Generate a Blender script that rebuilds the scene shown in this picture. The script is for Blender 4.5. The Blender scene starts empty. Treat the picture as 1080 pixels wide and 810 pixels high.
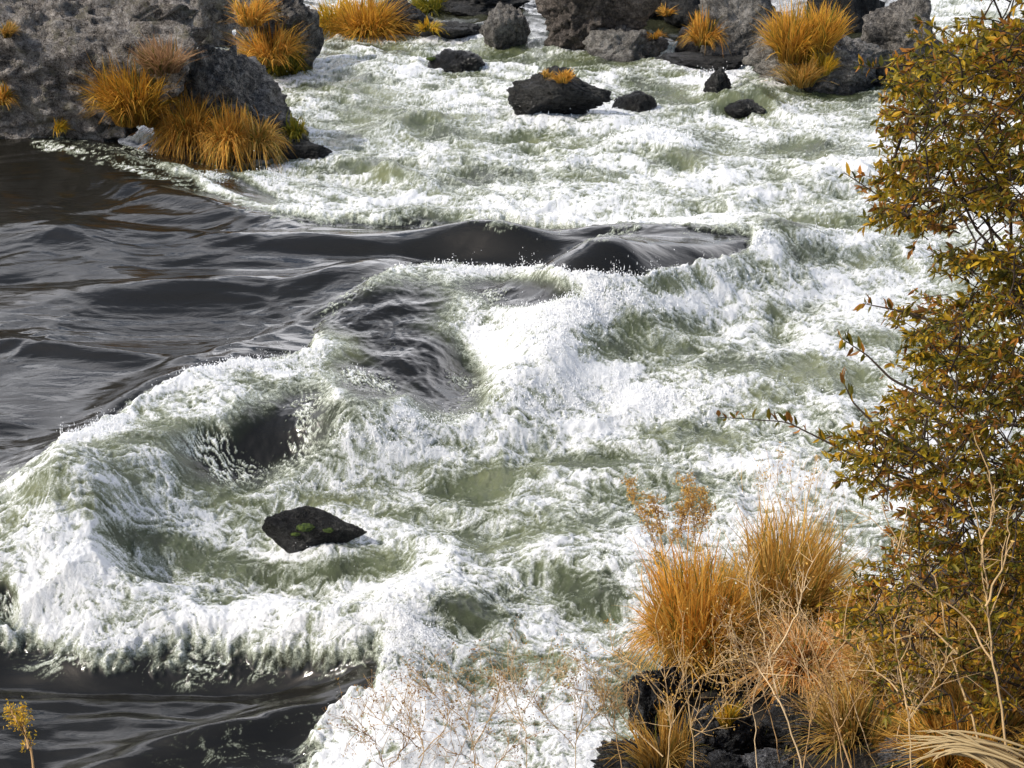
import bpy, bmesh, math, random
import numpy as np
from mathutils import Vector
from mathutils.bvhtree import BVHTree
sc = bpy.context.scene
C = sc.collection
R = math.radians
# ---------------- camera ----------------
CH, PITCH = 8.0, R(26.5)
F = 540 / math.tan(R(21))
cam = bpy.data.objects.new('camera', bpy.data.cameras.new('camera'))
C.objects.link(cam); cam.location = (0, 0, CH); cam.rotation_euler = (R(90) - PITCH, 0, 0)
cam.data.sensor_width = 36; cam.data.angle = R(42); cam.data.clip_end = 2000; cam.data.clip_start = 0.1
sc.camera = cam
# ---------------- light ----------------
AZ, EL = R(-106), R(43)
w = bpy.data.worlds.new('World'); sc.world = w; w.use_nodes = True
wn = w.node_tree.nodes; wl = w.node_tree.links
sky = wn.new('ShaderNodeTexSky'); sky.sky_type = 'NISHITA'; sky.sun_disc = False
sky.sun_elevation = EL; sky.sun_rotation = AZ; sky.dust_density = 2.5; sky.ozone_density = 1.0; sky.air_density = 1.0
# unseen bright cloud band added low ahead to lighten the pool's reflections
tc = wn.new('ShaderNodeTexCoord'); mpw = wn.new('ShaderNodeMapping'); mpw.inputs['Scale'].default_value = (1.2, 1.2, 4.0); wl.new(tc.outputs['Generated'], mpw.inputs[0])
cn = wn.new('ShaderNodeTexNoise'); cn.inputs['Scale'].default_value = 2.6; cn.inputs['Detail'].default_value = 7; cn.inputs['Roughness'].default_value = 0.6; wl.new(mpw.outputs[0], cn.inputs['Vector'])
cr = wn.new('ShaderNodeValToRGB'); cr.color_ramp.elements[0].position = 0.36; cr.color_ramp.elements[1].position = 0.54; wl.new(cn.outputs[0], cr.inputs[0])
sx_ = wn.new('ShaderNodeSeparateXYZ'); wl.new(tc.outputs['Generated'], sx_.inputs[0])
mz = wn.new('ShaderNodeMapRange'); wl.new(sx_.outputs[2], mz.inputs[0])
for i_, q_ in enumerate((0.72, 0.46, 0, 1)): mz.inputs[i_+1].default_value = q_
my = wn.new('ShaderNodeMapRange'); wl.new(sx_.outputs[1], my.inputs[0])
for i_, q_ in enumerate((0.0, 0.5, 0, 1)): my.inputs[i_+1].default_value = q_
mm = wn.new('ShaderNodeMath'); mm.operation = 'MULTIPLY'; wl.new(mz.outputs[0], mm.inputs[0]); wl.new(my.outputs[0], mm.inputs[1])
m2 = wn.new('ShaderNodeMath'); m2.operation = 'MULTIPLY'; wl.new(mm.outputs[0], m2.inputs[0]); wl.new(cr.outputs[0], m2.inputs[1])
cm = wn.new('ShaderNodeMix'); cm.data_type = 'RGBA'; wl.new(m2.outputs[0], cm.inputs[0]); wl.new(sky.outputs[0], cm.inputs[6]); cm.inputs[7].default_value = (22, 21.8, 22.8, 1)
wl.new(cm.outputs[2], wn['Background'].inputs[0]); wn['Background'].inputs[1].default_value = 0.15
sun = bpy.data.objects.new('sun', bpy.data.lights.new('sun', 'SUN')); C.objects.link(sun)
sd = Vector((math.sin(AZ) * math.cos(EL), math.cos(AZ) * math.cos(EL), math.sin(EL)))
sun.rotation_euler = sd.to_track_quat('Z', 'Y').to_euler(); sun.location = (-20, 20, 30)
sun.data.energy = 3.35; sun.data.angle = R(0.6); sun.data.color = (1, 0.955, 0.88)
sc.view_settings.view_transform = 'Standard'; sc.view_settings.look = 'None'
sc.view_settings.exposure = 0.0; sc.view_settings.gamma = 1

# ---------------- pixel <-> world ----------------
cp, sp = math.cos(PITCH), math.sin(PITCH)
def ray(px, py):
    a, b = (px - 540) / F, (405 - py) / F
    return Vector((a, cp + b * sp, -sp + b * cp)).normalized()
def W(px, py, z=0.0):
    d = ray(px, py); t = (z - CH) / d.z
    return Vector((0, 0, CH)) + d * t
def Dp(px, py, dist): return Vector((0, 0, CH)) + ray(px, py) * dist
def proj(P):
    x, y, z = P[:, 0], P[:, 1], P[:, 2] - CH
    dep = y * cp - z * sp; dep = np.maximum(dep, 0.3)
    return 540 + F * x / dep, 405 - F * (y * sp + z * cp) / dep
# ---------------- noise ----------------
_rs = np.random.RandomState(7)
_perm = np.tile(_rs.permutation(4096), 2).astype(np.int32)
_g2 = np.stack([np.cos(np.linspace(0, 2*np.pi, 4096, False)), np.sin(np.linspace(0, 2*np.pi, 4096, False))], 1)[_rs.permutation(4096)].astype(np.float32)
_g3 = _rs.normal(size=(4096, 3)).astype(np.float32); _g3 /= np.linalg.norm(_g3, axis=1)[:, None]
def n2(x, y, seed=0):
    x = x + seed * 17.31; y = y - seed * 9.77
    xi = np.floor(x).astype(np.int32); yi = np.floor(y).astype(np.int32)
    xf = (x - xi).astype(np.float32); yf = (y - yi).astype(np.float32)
    u = xf*xf*xf*(xf*(xf*6-15)+10); v = yf*yf*yf*(yf*(yf*6-15)+10)
    def g(i, j):
        h = _perm[(_perm[(xi+i) & 4095] + (yi+j)) & 4095]
        return _g2[h, 0]*(xf-i) + _g2[h, 1]*(yf-j)
    a = g(0, 0); b = g(1, 0); c = g(0, 1); d = g(1, 1)
    return ((a + u*(b-a)) * (1-v) + (c + u*(d-c)) * v) * 1.4
def n3(P, s, seed=0):
    P = P * s + seed * 11.37
    I = np.floor(P).astype(np.int32); f = (P - I); u = f*f*f*(f*(f*6-15)+10)
    out = 0
    for i in (0, 1):
        for j in (0, 1):
            for k in (0, 1):
                h = _perm[(_perm[(_perm[(I[:, 0]+i) & 4095] + I[:, 1]+j) & 4095] + I[:, 2]+k) & 4095]
                g = _g3[h]
                dd = g[:, 0]*(f[:, 0]-i) + g[:, 1]*(f[:, 1]-j) + g[:, 2]*(f[:, 2]-k)
                wgt = (u[:, 0] if i else 1-u[:, 0])*(u[:, 1] if j else 1-u[:, 1])*(u[:, 2] if k else 1-u[:, 2])
                out = out + wgt*dd
    return out * 1.5
def ss(a, b, x):
    t = np.clip((x-a)/(b-a), 0, 1); return t*t*(3-2*t)
def sdpoly(x, y, pts):
    d = np.full(x.shape, 1e9); s = np.zeros(x.shape, bool); n = len(pts)
    for i in range(n):
        ax, ay = pts[i]; bx, by = pts[(i+1) % n]
        ex, ey = bx-ax, by-ay; wx, wy = x-ax, y-ay
        t = np.clip((wx*ex+wy*ey)/(ex*ex+ey*ey+1e-12), 0, 1)
        d = np.minimum(d, (wx-ex*t)**2+(wy-ey*t)**2)
        c = ((ay > y) != (by > y)) & (x < (bx-ax)*(y-ay)/(by-ay+1e-12)+ax)
        s ^= c
    d = np.sqrt(d); return np.where(s, -d, d)
# ---------------- objects / tags ----------------
def tag(o, label=None, cat=None, group=None, kind=None):
    if label: o['label'] = label
    if cat: o['category'] = cat
    if group: o['group'] = group
    if kind: o['kind'] = kind
    return o
def mesh_np(name, V, Fc, mat, parent=None, smooth=True, attrs=None, loc=None):
    V = np.asarray(V, np.float32); Fc = np.asarray(Fc, np.int32); k = Fc.shape[1]
    if loc is not None: V = V - np.array(loc, np.float32)
    me = bpy.data.meshes.new(name); me.vertices.add(len(V)); me.vertices.foreach_set('co', V.ravel())
    me.loops.add(Fc.size); me.loops.foreach_set('vertex_index', Fc.ravel())
    me.polygons.add(len(Fc)); me.polygons.foreach_set('loop_start', np.arange(0, Fc.size, k, dtype=np.int32))
    me.polygons.foreach_set('use_smooth', np.full(len(Fc), smooth))
    me.update(calc_edges=True)
    for an, (tp, data) in (attrs or {}).items():
        at = me.attributes.new(an, tp, 'POINT')
        at.data.foreach_set('value' if tp == 'FLOAT' else 'color', np.asarray(data, np.float32).ravel())
    me.materials.append(mat)
    o = bpy.data.objects.new(name, me); C.objects.link(o)
    if loc is not None: o.location = loc
    if parent:
        o.parent = parent
        if loc is not None: o.location = Vector(loc) - parent.location
    return o
def empty(name, loc):
    o = bpy.data.objects.new(name, None); C.objects.link(o); o.location = loc; o.empty_display_size = .1
    return o
# ---------------- materials ----------------
class NT:
    def __init__(s, name):
        s.m = bpy.data.materials.new(name); s.m.use_nodes = True; s.t = s.m.node_tree
        s.p = s.t.nodes['Principled BSDF']; s.out = s.t.nodes['Material Output']
    def n(s, typ, **kw):
        nd = s.t.nodes.new(typ)
        for k, v in kw.items(): setattr(nd, k, v)
        return nd
    def l(s, a, b): s.t.links.new(a, b)
    def noise(s, vec, scale, detail=4, rough=0.6, dist=0.0):
        nd = s.n('ShaderNodeTexNoise'); nd.inputs['Scale'].default_value = scale; nd.inputs['Detail'].default_value = detail
        nd.inputs['Roughness'].default_value = rough; nd.inputs['Distortion'].default_value = dist
        if vec is not None: s.l(vec, nd.inputs['Vector'])
        return nd.outputs[0]
    def ramp(s, fac, stops):
        nd = s.n('ShaderNodeValToRGB'); cr = nd.color_ramp
        while len(cr.elements) < len(stops): cr.elements.new(0.5)
        for e, (p, c) in zip(cr.elements, stops):
            e.position = p; e.color = (*c, 1) if len(c) == 3 else c
        s.l(fac, nd.inputs[0]); return nd.outputs[0]
    def math(s, op, a, b=None, clamp=False):
        nd = s.n('ShaderNodeMath', operation=op); nd.use_clamp = clamp
        for i, v in enumerate((a, b)):
            if v is None: continue
            if isinstance(v, (int, float)): nd.inputs[i].default_value = v
            else: s.l(v, nd.inputs[i])
        return nd.outputs[0]
    def mix(s, fac, a, b, mode='MIX'):
        nd = s.n('ShaderNodeMix', data_type='RGBA', blend_type=mode)
        for i, v in ((0, fac), (6, a), (7, b)):
            if isinstance(v, (int, float)): nd.inputs[i].default_value = v
            elif isinstance(v, tuple): nd.inputs[i].default_value = (*v, 1)
            else: s.l(v, nd.inputs[i])
        return nd.outputs[2]
    def mapr(s, v, a, b, c, d):
        nd = s.n('ShaderNodeMapRange'); s.l(v, nd.inputs[0])
        for i, q in enumerate((a, b, c, d)): nd.inputs[i+1].default_value = q
        return nd.outputs[0]

def rock_mat(name, dark, mid, light, spec=0.4, wet=True, scale=1.0, lichen=None, zz_=(0.1, 0.42), wr=0.3):
    k = NT(name); pos = k.n('ShaderNodeNewGeometry').outputs['Position']
    a = k.noise(pos, 1.1*scale, 6, 0.65, 0.4); b = k.noise(pos, 7*scale, 8, 0.7, 0.3); c = k.noise(pos, 38*scale, 5, 0.7)
    f = k.math('ADD', k.math('MULTIPLY', a, 0.25), k.math('ADD', k.math('MULTIPLY', b, 0.4), k.math('MULTIPLY', c, 0.35)))
    col = k.ramp(f, [(0.42, dark), (0.5, mid), (0.57, light)])
    if lichen:
        lm = k.ramp(k.noise(pos, 3.3*scale, 6, .7), [(0.52, (0, 0, 0)), (0.62, (1, 1, 1))])
        col = k.mix(k.math('MULTIPLY', lm, 0.65), col, lichen)
    vor = k.n('ShaderNodeTexVoronoi', feature='DISTANCE_TO_EDGE'); vor.inputs['Scale'].default_value = 3.2*scale
    wv = k.n('ShaderNodeVectorMath', operation='ADD'); nc = k.n('ShaderNodeTexNoise'); nc.inputs['Scale'].default_value = 3*scale; nc.inputs['Detail'].default_value = 5
    k.l(pos, nc.inputs['Vector']); k.l(nc.outputs[1], wv.inputs[0]); k.l(pos, wv.inputs[1]); k.l(wv.outputs[0], vor.inputs['Vector'])
    crack = k.ramp(vor.outputs[0], [(0.0, (0, 0, 0)), (0.06, (1, 1, 1))])
    rough = 0.85
    if wet:
        z = k.n('ShaderNodeSeparateXYZ'); k.l(pos, z.inputs[0])
        zz = k.math('ADD', z.outputs[2], k.math('MULTIPLY', k.math('SUBTRACT', a, 0.5), 0.9))
        dry = k.mapr(zz, zz_[0], zz_[1], 0, 1)
        col = k.mix(dry, k.mix(1.0, col, (0.4, 0.4, 0.42), 'MULTIPLY'), col)
        k.l(k.mapr(dry, 0, 1, wr, 0.85), k.p.inputs['Roughness'])
    else: k.p.inputs['Roughness'].default_value = rough
    k.l(col, k.p.inputs['Base Color']); k.p.inputs['Specular IOR Level'].default_value = spec
    h = k.math('ADD', k.math('MULTIPLY', b, 0.6), k.math('ADD', k.math('MULTIPLY', c, 0.45), k.math('MULTIPLY', crack, 0.2)))
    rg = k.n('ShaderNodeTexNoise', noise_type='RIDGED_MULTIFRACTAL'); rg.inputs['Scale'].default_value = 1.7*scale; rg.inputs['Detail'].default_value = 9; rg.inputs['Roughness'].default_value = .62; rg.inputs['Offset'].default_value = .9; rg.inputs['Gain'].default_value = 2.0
    k.l(pos, rg.inputs['Vector']); k.l(k.mix(k.mapr(rg.outputs[0], 1.0, 2.2, 0.0, 0.55), col, (0.03, 0.027, 0.024)), k.p.inputs['Base Color']); h = k.math('SUBTRACT', h, k.math('MULTIPLY', rg.outputs[0], 0.22))  # ridged noise paints crevice shade into the base colour
    bp = k.n('ShaderNodeBump'); bp.inputs['Strength'].default_value = 1.0; bp.inputs['Distance'].default_value = 0.34/scale
    k.l(h, bp.inputs['Height']); k.l(bp.outputs[0], k.p.inputs['Normal'])
    return k.m
M = {}
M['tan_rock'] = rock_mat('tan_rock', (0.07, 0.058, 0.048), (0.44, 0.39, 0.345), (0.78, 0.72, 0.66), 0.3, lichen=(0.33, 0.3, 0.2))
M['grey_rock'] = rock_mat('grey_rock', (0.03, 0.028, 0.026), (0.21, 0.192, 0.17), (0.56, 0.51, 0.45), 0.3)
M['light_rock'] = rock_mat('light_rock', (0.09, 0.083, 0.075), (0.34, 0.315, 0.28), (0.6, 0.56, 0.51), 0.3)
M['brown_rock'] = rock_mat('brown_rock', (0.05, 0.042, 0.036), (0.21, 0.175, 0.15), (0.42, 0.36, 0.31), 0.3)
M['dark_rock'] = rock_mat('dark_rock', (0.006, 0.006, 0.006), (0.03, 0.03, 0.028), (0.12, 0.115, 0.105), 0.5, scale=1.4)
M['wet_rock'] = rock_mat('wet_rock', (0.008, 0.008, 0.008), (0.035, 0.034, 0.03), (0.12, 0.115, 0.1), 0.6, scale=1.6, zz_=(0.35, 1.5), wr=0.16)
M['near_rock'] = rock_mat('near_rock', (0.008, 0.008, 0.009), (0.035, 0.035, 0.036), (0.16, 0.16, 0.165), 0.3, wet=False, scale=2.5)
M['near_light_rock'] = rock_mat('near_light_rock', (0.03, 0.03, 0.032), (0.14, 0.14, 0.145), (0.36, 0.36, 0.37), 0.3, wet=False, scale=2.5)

def soil_mat():
    k = NT('soil'); pos = k.n('ShaderNodeNewGeometry').outputs['Position']
    b = k.noise(pos, 5, 8, 0.7); c = k.noise(pos, 45, 6, 0.75)
    k.l(k.ramp(k.math('ADD', k.math('MULTIPLY', b, 0.5), k.math('MULTIPLY', c, 0.5)), [(0.42, (0.006, 0.006, 0.006)), (0.5, (0.025, 0.021, 0.017)), (0.6, (0.11, 0.085, 0.055))]), k.p.inputs['Base Color'])
    k.p.inputs['Roughness'].default_value = 0.95
    bp = k.n('ShaderNodeBump'); bp.inputs['Distance'].default_value = 0.08
    k.l(k.math('ADD', b, k.math('MULTIPLY', c, 0.5)), bp.inputs['Height']); k.l(bp.outputs[0], k.p.inputs['Normal'])
    return k.m
M['soil'] = soil_mat()
def hill_mat():
    k = NT('dry_hillside'); pos = k.n('ShaderNodeNewGeometry').outputs['Position']
    b = k.noise(pos, 0.25, 8, 0.7)
    k.l(k.ramp(b, [(0.38, (0.02, 0.022, 0.012)), (0.52, (0.07, 0.05, 0.025)), (0.66, (0.15, 0.11, 0.06))]), k.p.inputs['Base Color'])
    k.p.inputs['Roughness'].default_value = 1
    return k.m
M['hill'] = hill_mat()
def leaf_mat(name, transl=0.45, rough=0.6, spec=0.2):
    k = NT(name); at = k.n('ShaderNodeAttribute', attribute_name='tint')
    k.l(at.outputs['Color'], k.p.inputs['Base Color']); k.p.inputs['Roughness'].default_value = rough
    k.p.inputs['Specular IOR Level'].default_value = spec
    tr = k.n('ShaderNodeBsdfTranslucent'); k.l(at.outputs['Color'], tr.inputs[0])
    mx = k.n('ShaderNodeMixShader'); mx.inputs[0].default_value = transl
    k.l(k.p.outputs[0], mx.inputs[1]); k.l(tr.outputs[0], mx.inputs[2]); k.l(mx.outputs[0], k.out.inputs[0])
    return k.m
M['grass'] = leaf_mat('dry_grass_blades', 0.35); M['leaf'] = leaf_mat('willow_leaf', 0.4, 0.5, 0.25)
M['stalk'] = leaf_mat('dry_stalk', 0.05, 0.8, 0.1)
def moss_mat():
    k = NT('moss'); pos = k.n('ShaderNodeNewGeometry').outputs['Position']
    k.l(k.ramp(k.noise(pos, 30, 5), [(0.35, (0.012, 0.03, 0.004)), (0.65, (0.09, 0.13, 0.015))]), k.p.inputs['Base Color'])
    k.p.inputs['Roughness'].default_value = 0.9
    bp = k.n('ShaderNodeBump'); bp.inputs['Distance'].default_value = 0.03; k.l(k.noise(pos, 60, 4), bp.inputs['Height']); k.l(bp.outputs[0], k.p.inputs['Normal'])
    return k.m
M['moss'] = moss_mat()
def water_mat():
    k = NT('river_water'); pos = k.n('ShaderNodeNewGeometry').outputs['Position']
    fo = k.n('ShaderNodeAttribute', attribute_name='foam').outputs['Fac']
    ae = k.n('ShaderNodeAttribute', attribute_name='aer').outputs['Fac']
    mp = k.n('ShaderNodeMapping'); mp.inputs['Scale'].default_value = (1, 1, 1); k.l(pos, mp.inputs[0])
    fn = k.noise(mp.outputs[0], 26, 6, 0.72, 1.2)
    vn = k.noise(mp.outputs[0], 70, 4, 0.7, 0.8)
    act = k.mapr(fo, 0.02, 0.25, 0, 1)
    pert = k.math('ADD', k.math('MULTIPLY', k.math('SUBTRACT', fn, 0.5), 1.7), k.math('MULTIPLY', k.math('SUBTRACT', vn, 0.5), 1.0))
    cov = k.math('ADD', fo, k.math('MULTIPLY', pert, act), True)
    cov = k.mapr(cov, 0.05, 0.95, 0, 1)
    gn = k.noise(pos, 0.8, 4, 0.6)
    green = k.ramp(gn, [(0.35, (0.055, 0.068, 0.034)), (0.5, (0.125, 0.15, 0.072)), (0.65, (0.22, 0.24, 0.115))])
    body = k.mix(ae, (0.014, 0.013, 0.010), green)
    c1 = k.mix(k.mapr(cov, 0.0, 0.45, 0, 1), body, (0.36, 0.385, 0.30))
    k.l(k.mix(k.mapr(cov, 0.45, 0.85, 0, 1), c1, (0.92, 0.92, 0.91)), k.p.inputs['Base Color'])
    k.l(k.mapr(cov, 0, 1, 0.07, 0.65), k.p.inputs['Roughness'])
    k.p.inputs['IOR'].default_value = 1.333
    k.l(k.mapr(cov, 0, 1, 0.72, 0.2), k.p.inputs['Specular IOR Level'])
    mp2 = k.n('ShaderNodeMapping'); mp2.inputs['Scale'].default_value = (0.8, 2.2, 1); mp2.inputs['Rotation'].default_value = (0, 0, 0.12); k.l(pos, mp2.inputs[0])
    rip = k.noise(mp2.outputs[0], 2.6, 5, 0.55, 0.9)
    b1 = k.n('ShaderNodeBump'); b1.inputs['Distance'].default_value = 0.03; b1.inputs['Strength'].default_value = 0.32; k.l(rip, b1.inputs['Height'])
    b2 = k.n('ShaderNodeBump'); b2.inputs['Distance'].default_value = 0.03
    k.l(k.mapr(ae, 0, 1, 0.03, 0.9), b2.inputs['Strength'])
    k.l(k.math('ADD', fn, k.math('MULTIPLY', vn, 0.5)), b2.inputs['Height']); k.l(b1.outputs[0], b2.inputs['Normal'])
    k.l(b2.outputs[0], k.p.inputs['Normal'])
    return k.m
M['water'] = water_mat()
def spray_mat():
    k = NT('spray'); k.p.inputs['Base Color'].default_value = (0.93, 0.93, 0.93, 1); k.p.inputs['Roughness'].default_value = 0.3
    return k.m
M['spray'] = spray_mat()

# =============== RIVER SURFACE ===============
POOL = [(-400, 110), (0, 128), (60, 146), (150, 168), (205, 190), (262, 222), (330, 233), (480, 238), (620, 247), (740, 246), (792, 248),
        (788, 268), (720, 287), (655, 296), (600, 292), (540, 285), (480, 280), (420, 287), (388, 300), (340, 335), (328, 375), (250, 387), (170, 411), (100, 452), (0, 506), (-400, 640)]
LOWL = [(-400, 600), (0, 636), (12, 668), (45, 690), (110, 698), (200, 697), (300, 696), (385, 694), (396, 706), (388, 730), (352, 760), (338, 812), (300, 1000), (-400, 1000)]
ZP = 0.55
POOLH = POOL[:11] + [(788, 268), (720, 290), (655, 304), (600, 306), (545, 306), (500, 318), (465, 345), (440, 372), (400, 385), (345, 405), (325, 440), (270, 455), (190, 462), (120, 490), (40, 540), (-60, 590), (-400, 700)]
POOLW = [tuple(W(a, b, ZP)[:2]) for a, b in POOLH]
# humps and troughs: px, py, half-widths in px, height m, rotation deg (image sense, x right y down)
BUMPS = [
 (600, 360, 90, 42, .75, -30), (700, 330, 90, 30, .40, -12), (560, 425, 80, 28, .35, -20), (850, 275, 90, 22, .35, -10), (760, 400, 110, 30, .25, 0), (900, 350, 90, 28, .2, 0),
 (500, 405, 34, 30, -.35, 0), (395, 308, 50, 10, .10, -18), (530, 290, 60, 10, .30, 6), (560, 318, 45, 10, -.2, 0), (400, 345, 60, 30, .15, 10),
 (290, 500, 50, 16, -.25, -15), (225, 505, 40, 14, -.15, -10), (400, 475, 70, 28, .45, -15), (212, 426, 110, 14, .10, -22), (108, 484, 90, 14, .10, -33), (130, 545, 90, 40, .25, -20), (80, 600, 70, 50, .35, 60),
 (180, 650, 170, 26, .16, 2), (420, 660, 80, 40, .30, -35), (340, 670, 60, 18, .2, 0), (300, 608, 110, 14, -.18, 0), (430, 740, 60, 50, .3, -50),
 (200, 712, 200, 10, -.1, 0), (230, 770, 140, 16, .22, -14), (90, 735, 110, 10, -.05, 0),
 (660, 215, 180, 12, .2, 2), (300, 205, 80, 12, .25, 15), (460, 130, 90, 12, .25, -8), (690, 150, 60, 10, .35, -5), (720, 165, 25, 8, .25, 0), (520, 175, 120, 8, .15, 0), (420, 190, 60, 7, .22, 18),
 (560, 100, 60, 10, .12, 0), (790, 108, 32, 9, .32, 0), (400, 75, 70, 10, .2, 10), (860, 190, 60, 8, .2, -8), (640, 130, 50, 8, .2, 4), (360, 125, 50, 10, -.1, 0),
 (600, 235, 190, 5, -.10, 1), (180, 152, 90, 8, -.2, 15),
 (680, 365, 50, 18, .2, 0), (494, 650, 40, 22, .22, 20), (574, 575, 90, 14, .12, -5), (640, 600, 80, 18, .12, 0), (530, 540, 100, 12, .1, 4), (640, 500, 80, 12, .15, 0), (560, 700, 70, 20, .12, 0),
 (330, 575, 40, 12, .15, 8)]
POOLB = [(200, 345, 110, 22, -.13, -3), (200, 308, 130, 10, .10, -4), (60, 250, 60, 10, .08, 8), (30, 300, 90, 8, -.07, 0), (160, 235, 80, 7, -.08, 8), (60, 372, 130, 8, .09, 6), (250, 368, 90, 6, .05, -20), (90, 255, 170, 14, .07, 2), (60, 200, 110, 16, -.08, 10), (300, 262, 160, 8, .08, 3), (560, 262, 220, 9, .16, 2), (430, 275, 120, 5, -.08, 2), (200, 215, 100, 10, .12, 14), (90, 160, 110, 10, .08, 12), (330, 305, 60, 8, .05, -10), (40, 460, 90, 12, -.05, 0), (700, 262, 80, 10, .1, 0), (110, 305, 140, 7, .05, 0), (250, 285, 120, 5, -.04, 0)]
def bump_field(x, y, lst, z=0.2, amp_=1.0):
    h = np.zeros_like(x)
    for (px, py, a, b, A, rot) in lst:
        c = W(px, py, z); r = R(rot)
        u = W(px + math.cos(r) * 3, py + math.sin(r) * 3, z) - c; v = W(px - math.sin(r) * 3, py + math.cos(r) * 3, z) - c
        m = np.linalg.inv(np.array([[u.x, v.x], [u.y, v.y]]) / 3)
        dx, dy = x - c.x, y - c.y
        p = (m[0, 0]*dx + m[0, 1]*dy)/a; q = (m[1, 0]*dx + m[1, 1]*dy)/b
        h += A * amp_ * np.exp(-np.minimum(p*p + q*q, 40) * 0.9)
    return h
def river(x, y):
    """height, foam cover, aeration"""
    wx = n2(x*.45, y*.45, 1)*.7; wy = n2(x*.45, y*.45, 2)*.7
    sdp = sdpoly(x + wx*.15, y + wy*.15, POOLW)
    base = ZP * (1 - ss(0.1, 1.6, sdp))
    macro = base + bump_field(x, y, BUMPS) + 0.05
    P = np.stack([x, y, macro], 1); U, V = proj(P)
    pxm = F / np.sqrt(x*x + y*y + 64)           # px per metre
    jx = (n2(x*1.7, y*1.7, 5)*.16 + n2(x*5, y*5, 6)*.09 + n2(x*14, y*14, 7)*.05) * pxm
    sP = sdpoly(U, V, POOL) + jx*.5; sL = sdpoly(U, V, LOWL) + jx*.6
    smooth = np.maximum(1 - ss(-6, 6, sP), 1 - ss(-14, 12, sL + jx*.6))
    turb = 1 - smooth
    # chutes: dark glassy faces that stay fairly smooth
    def ell(px, py, a, b, rot, soft=.5):
        r = R(rot); dx, dy = U-px, V-py
        p = (dx*math.cos(r)+dy*math.sin(r))/a; q = (-dx*math.sin(r)+dy*math.cos(r))/b
        return 1 - ss(1-soft, 1+soft, np.sqrt(p*p+q*q) + jx*.006)
    chute = np.zeros_like(x)
    for e in [(400, 332, 76, 30, -8), (430, 375, 72, 44, 35), (468, 410, 44, 40, 30), (545, 312, 62, 14, 4), (284, 466, 62, 36, -30), (250, 492, 52, 22, -5), (228, 476, 36, 20, 0), (310, 440, 40, 22, -30), (6, 640, 12, 26, -20), (395, 403, 45, 26, 10), (20, 140, 30, 6, 25), (150, 160, 110, 9, 13), (235, 190, 60, 8, 24)]:
        chute = np.maximum(chute, ell(*e))
    # waves
    def rid(s, sd, sx=1.0): return 1 - 2*np.abs(n2(x*s*sx + wx, y*s + wy, sd))
    mid = .12*rid(.45, 11, .7) + .09*rid(.95, 12, .8) + .045*rid(2.0, 13, .85) + .022*rid(4.3, 14) 
    fine = .012*rid(8.5, 15) + .007*rid(17, 16) + .004*n2(x*36, y*36, 17)
    amp = turb * (1 - .75*chute)
    amp *= .62  + .5*np.clip(n2(x*.35, y*.35, 21)+.4, 0, 1.4)
    calm = bump_field(x, y, POOLB, ZP, 1.25) * (1 - ss(-.6, .3, sdp))
    ripple = (.03*n2(x*.4, y*.9, 31) + .032*n2(x*.7+wx*2, y*1.9+wy*2, 32) + .008*(1-2*np.abs(n2(x*1.3+wx*3, y*3.5+wy*3, 33))) + .0016*n2(x*3.+wx*4, y*9.+wy*3, 34))
    lowrip = (1-ss(-8, 5, sL)) * (.03*n2(x*1.2+y*.6, y*3.2, 36) + .012*n2(x*2.5, y*8, 37))
    Z = macro + calm + amp*(mid + fine) + (ripple + lowrip)*(1-turb*.7) + chute*turb*(.007*n2(x*9+y*4, y*5-x*4, 38)+.02*n2(x*2.5, y*2.5, 39))
    # foam density
    lf = n2(x*.55, y*.9, 41)*.5 + n2(x*1.5, y*2.2, 42)*.35
    lf = lf + ss(300, 60, V)*.5*n2(x*.8+wx, y*1.7+wy, 43)
    D = .36 - .05*ss(300, 120, V) + lf*.8 + 1.5*(mid-.05)
    white = [(590, 390, 110, 55, -30, .5), (640, 320, 90, 25, -25, .35), (700, 440, 150, 30, 0, .3), (400, 480, 90, 32, -12, .5), (90, 450, 130, 22, -33, .5), (220, 400, 120, 14, -15, .4), (60, 580, 60, 70, 10, .35), (200, 668, 190, 28, 0, .55), (420, 650, 70, 45, -35, .5), (390, 780, 60, 60, -45, .5),
             (500, 285, 110, 9, 3, .5), (450, 330, 60, 20, 0, 0), (500, 335, 40, 26, 0, .25), (250, 205, 90, 20, 18, .4), (600, 232, 200, 12, 1, .35), (740, 190, 120, 20, 0, .2), (450, 112, 60, 14, 0, .25), (690, 155, 40, 16, 0, .3), (560, 135, 140, 10, 0, .25), (860, 270, 90, 16, 0, .3), (660, 655, 40, 70, 20, .35), (560, 120, 120, 8, 0, .3), (430, 296, 60, 6, -20, .6), (755, 86, 24, 12, 0, .7), (560, 360, 80, 40, -30, .6), (760, 320, 120, 20, -10, .25), (560, 60, 60, 8, 0, .1), (840, 450, 60, 30, 0, .1), (330, 420, 60, 15, 10, .2)]
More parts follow.
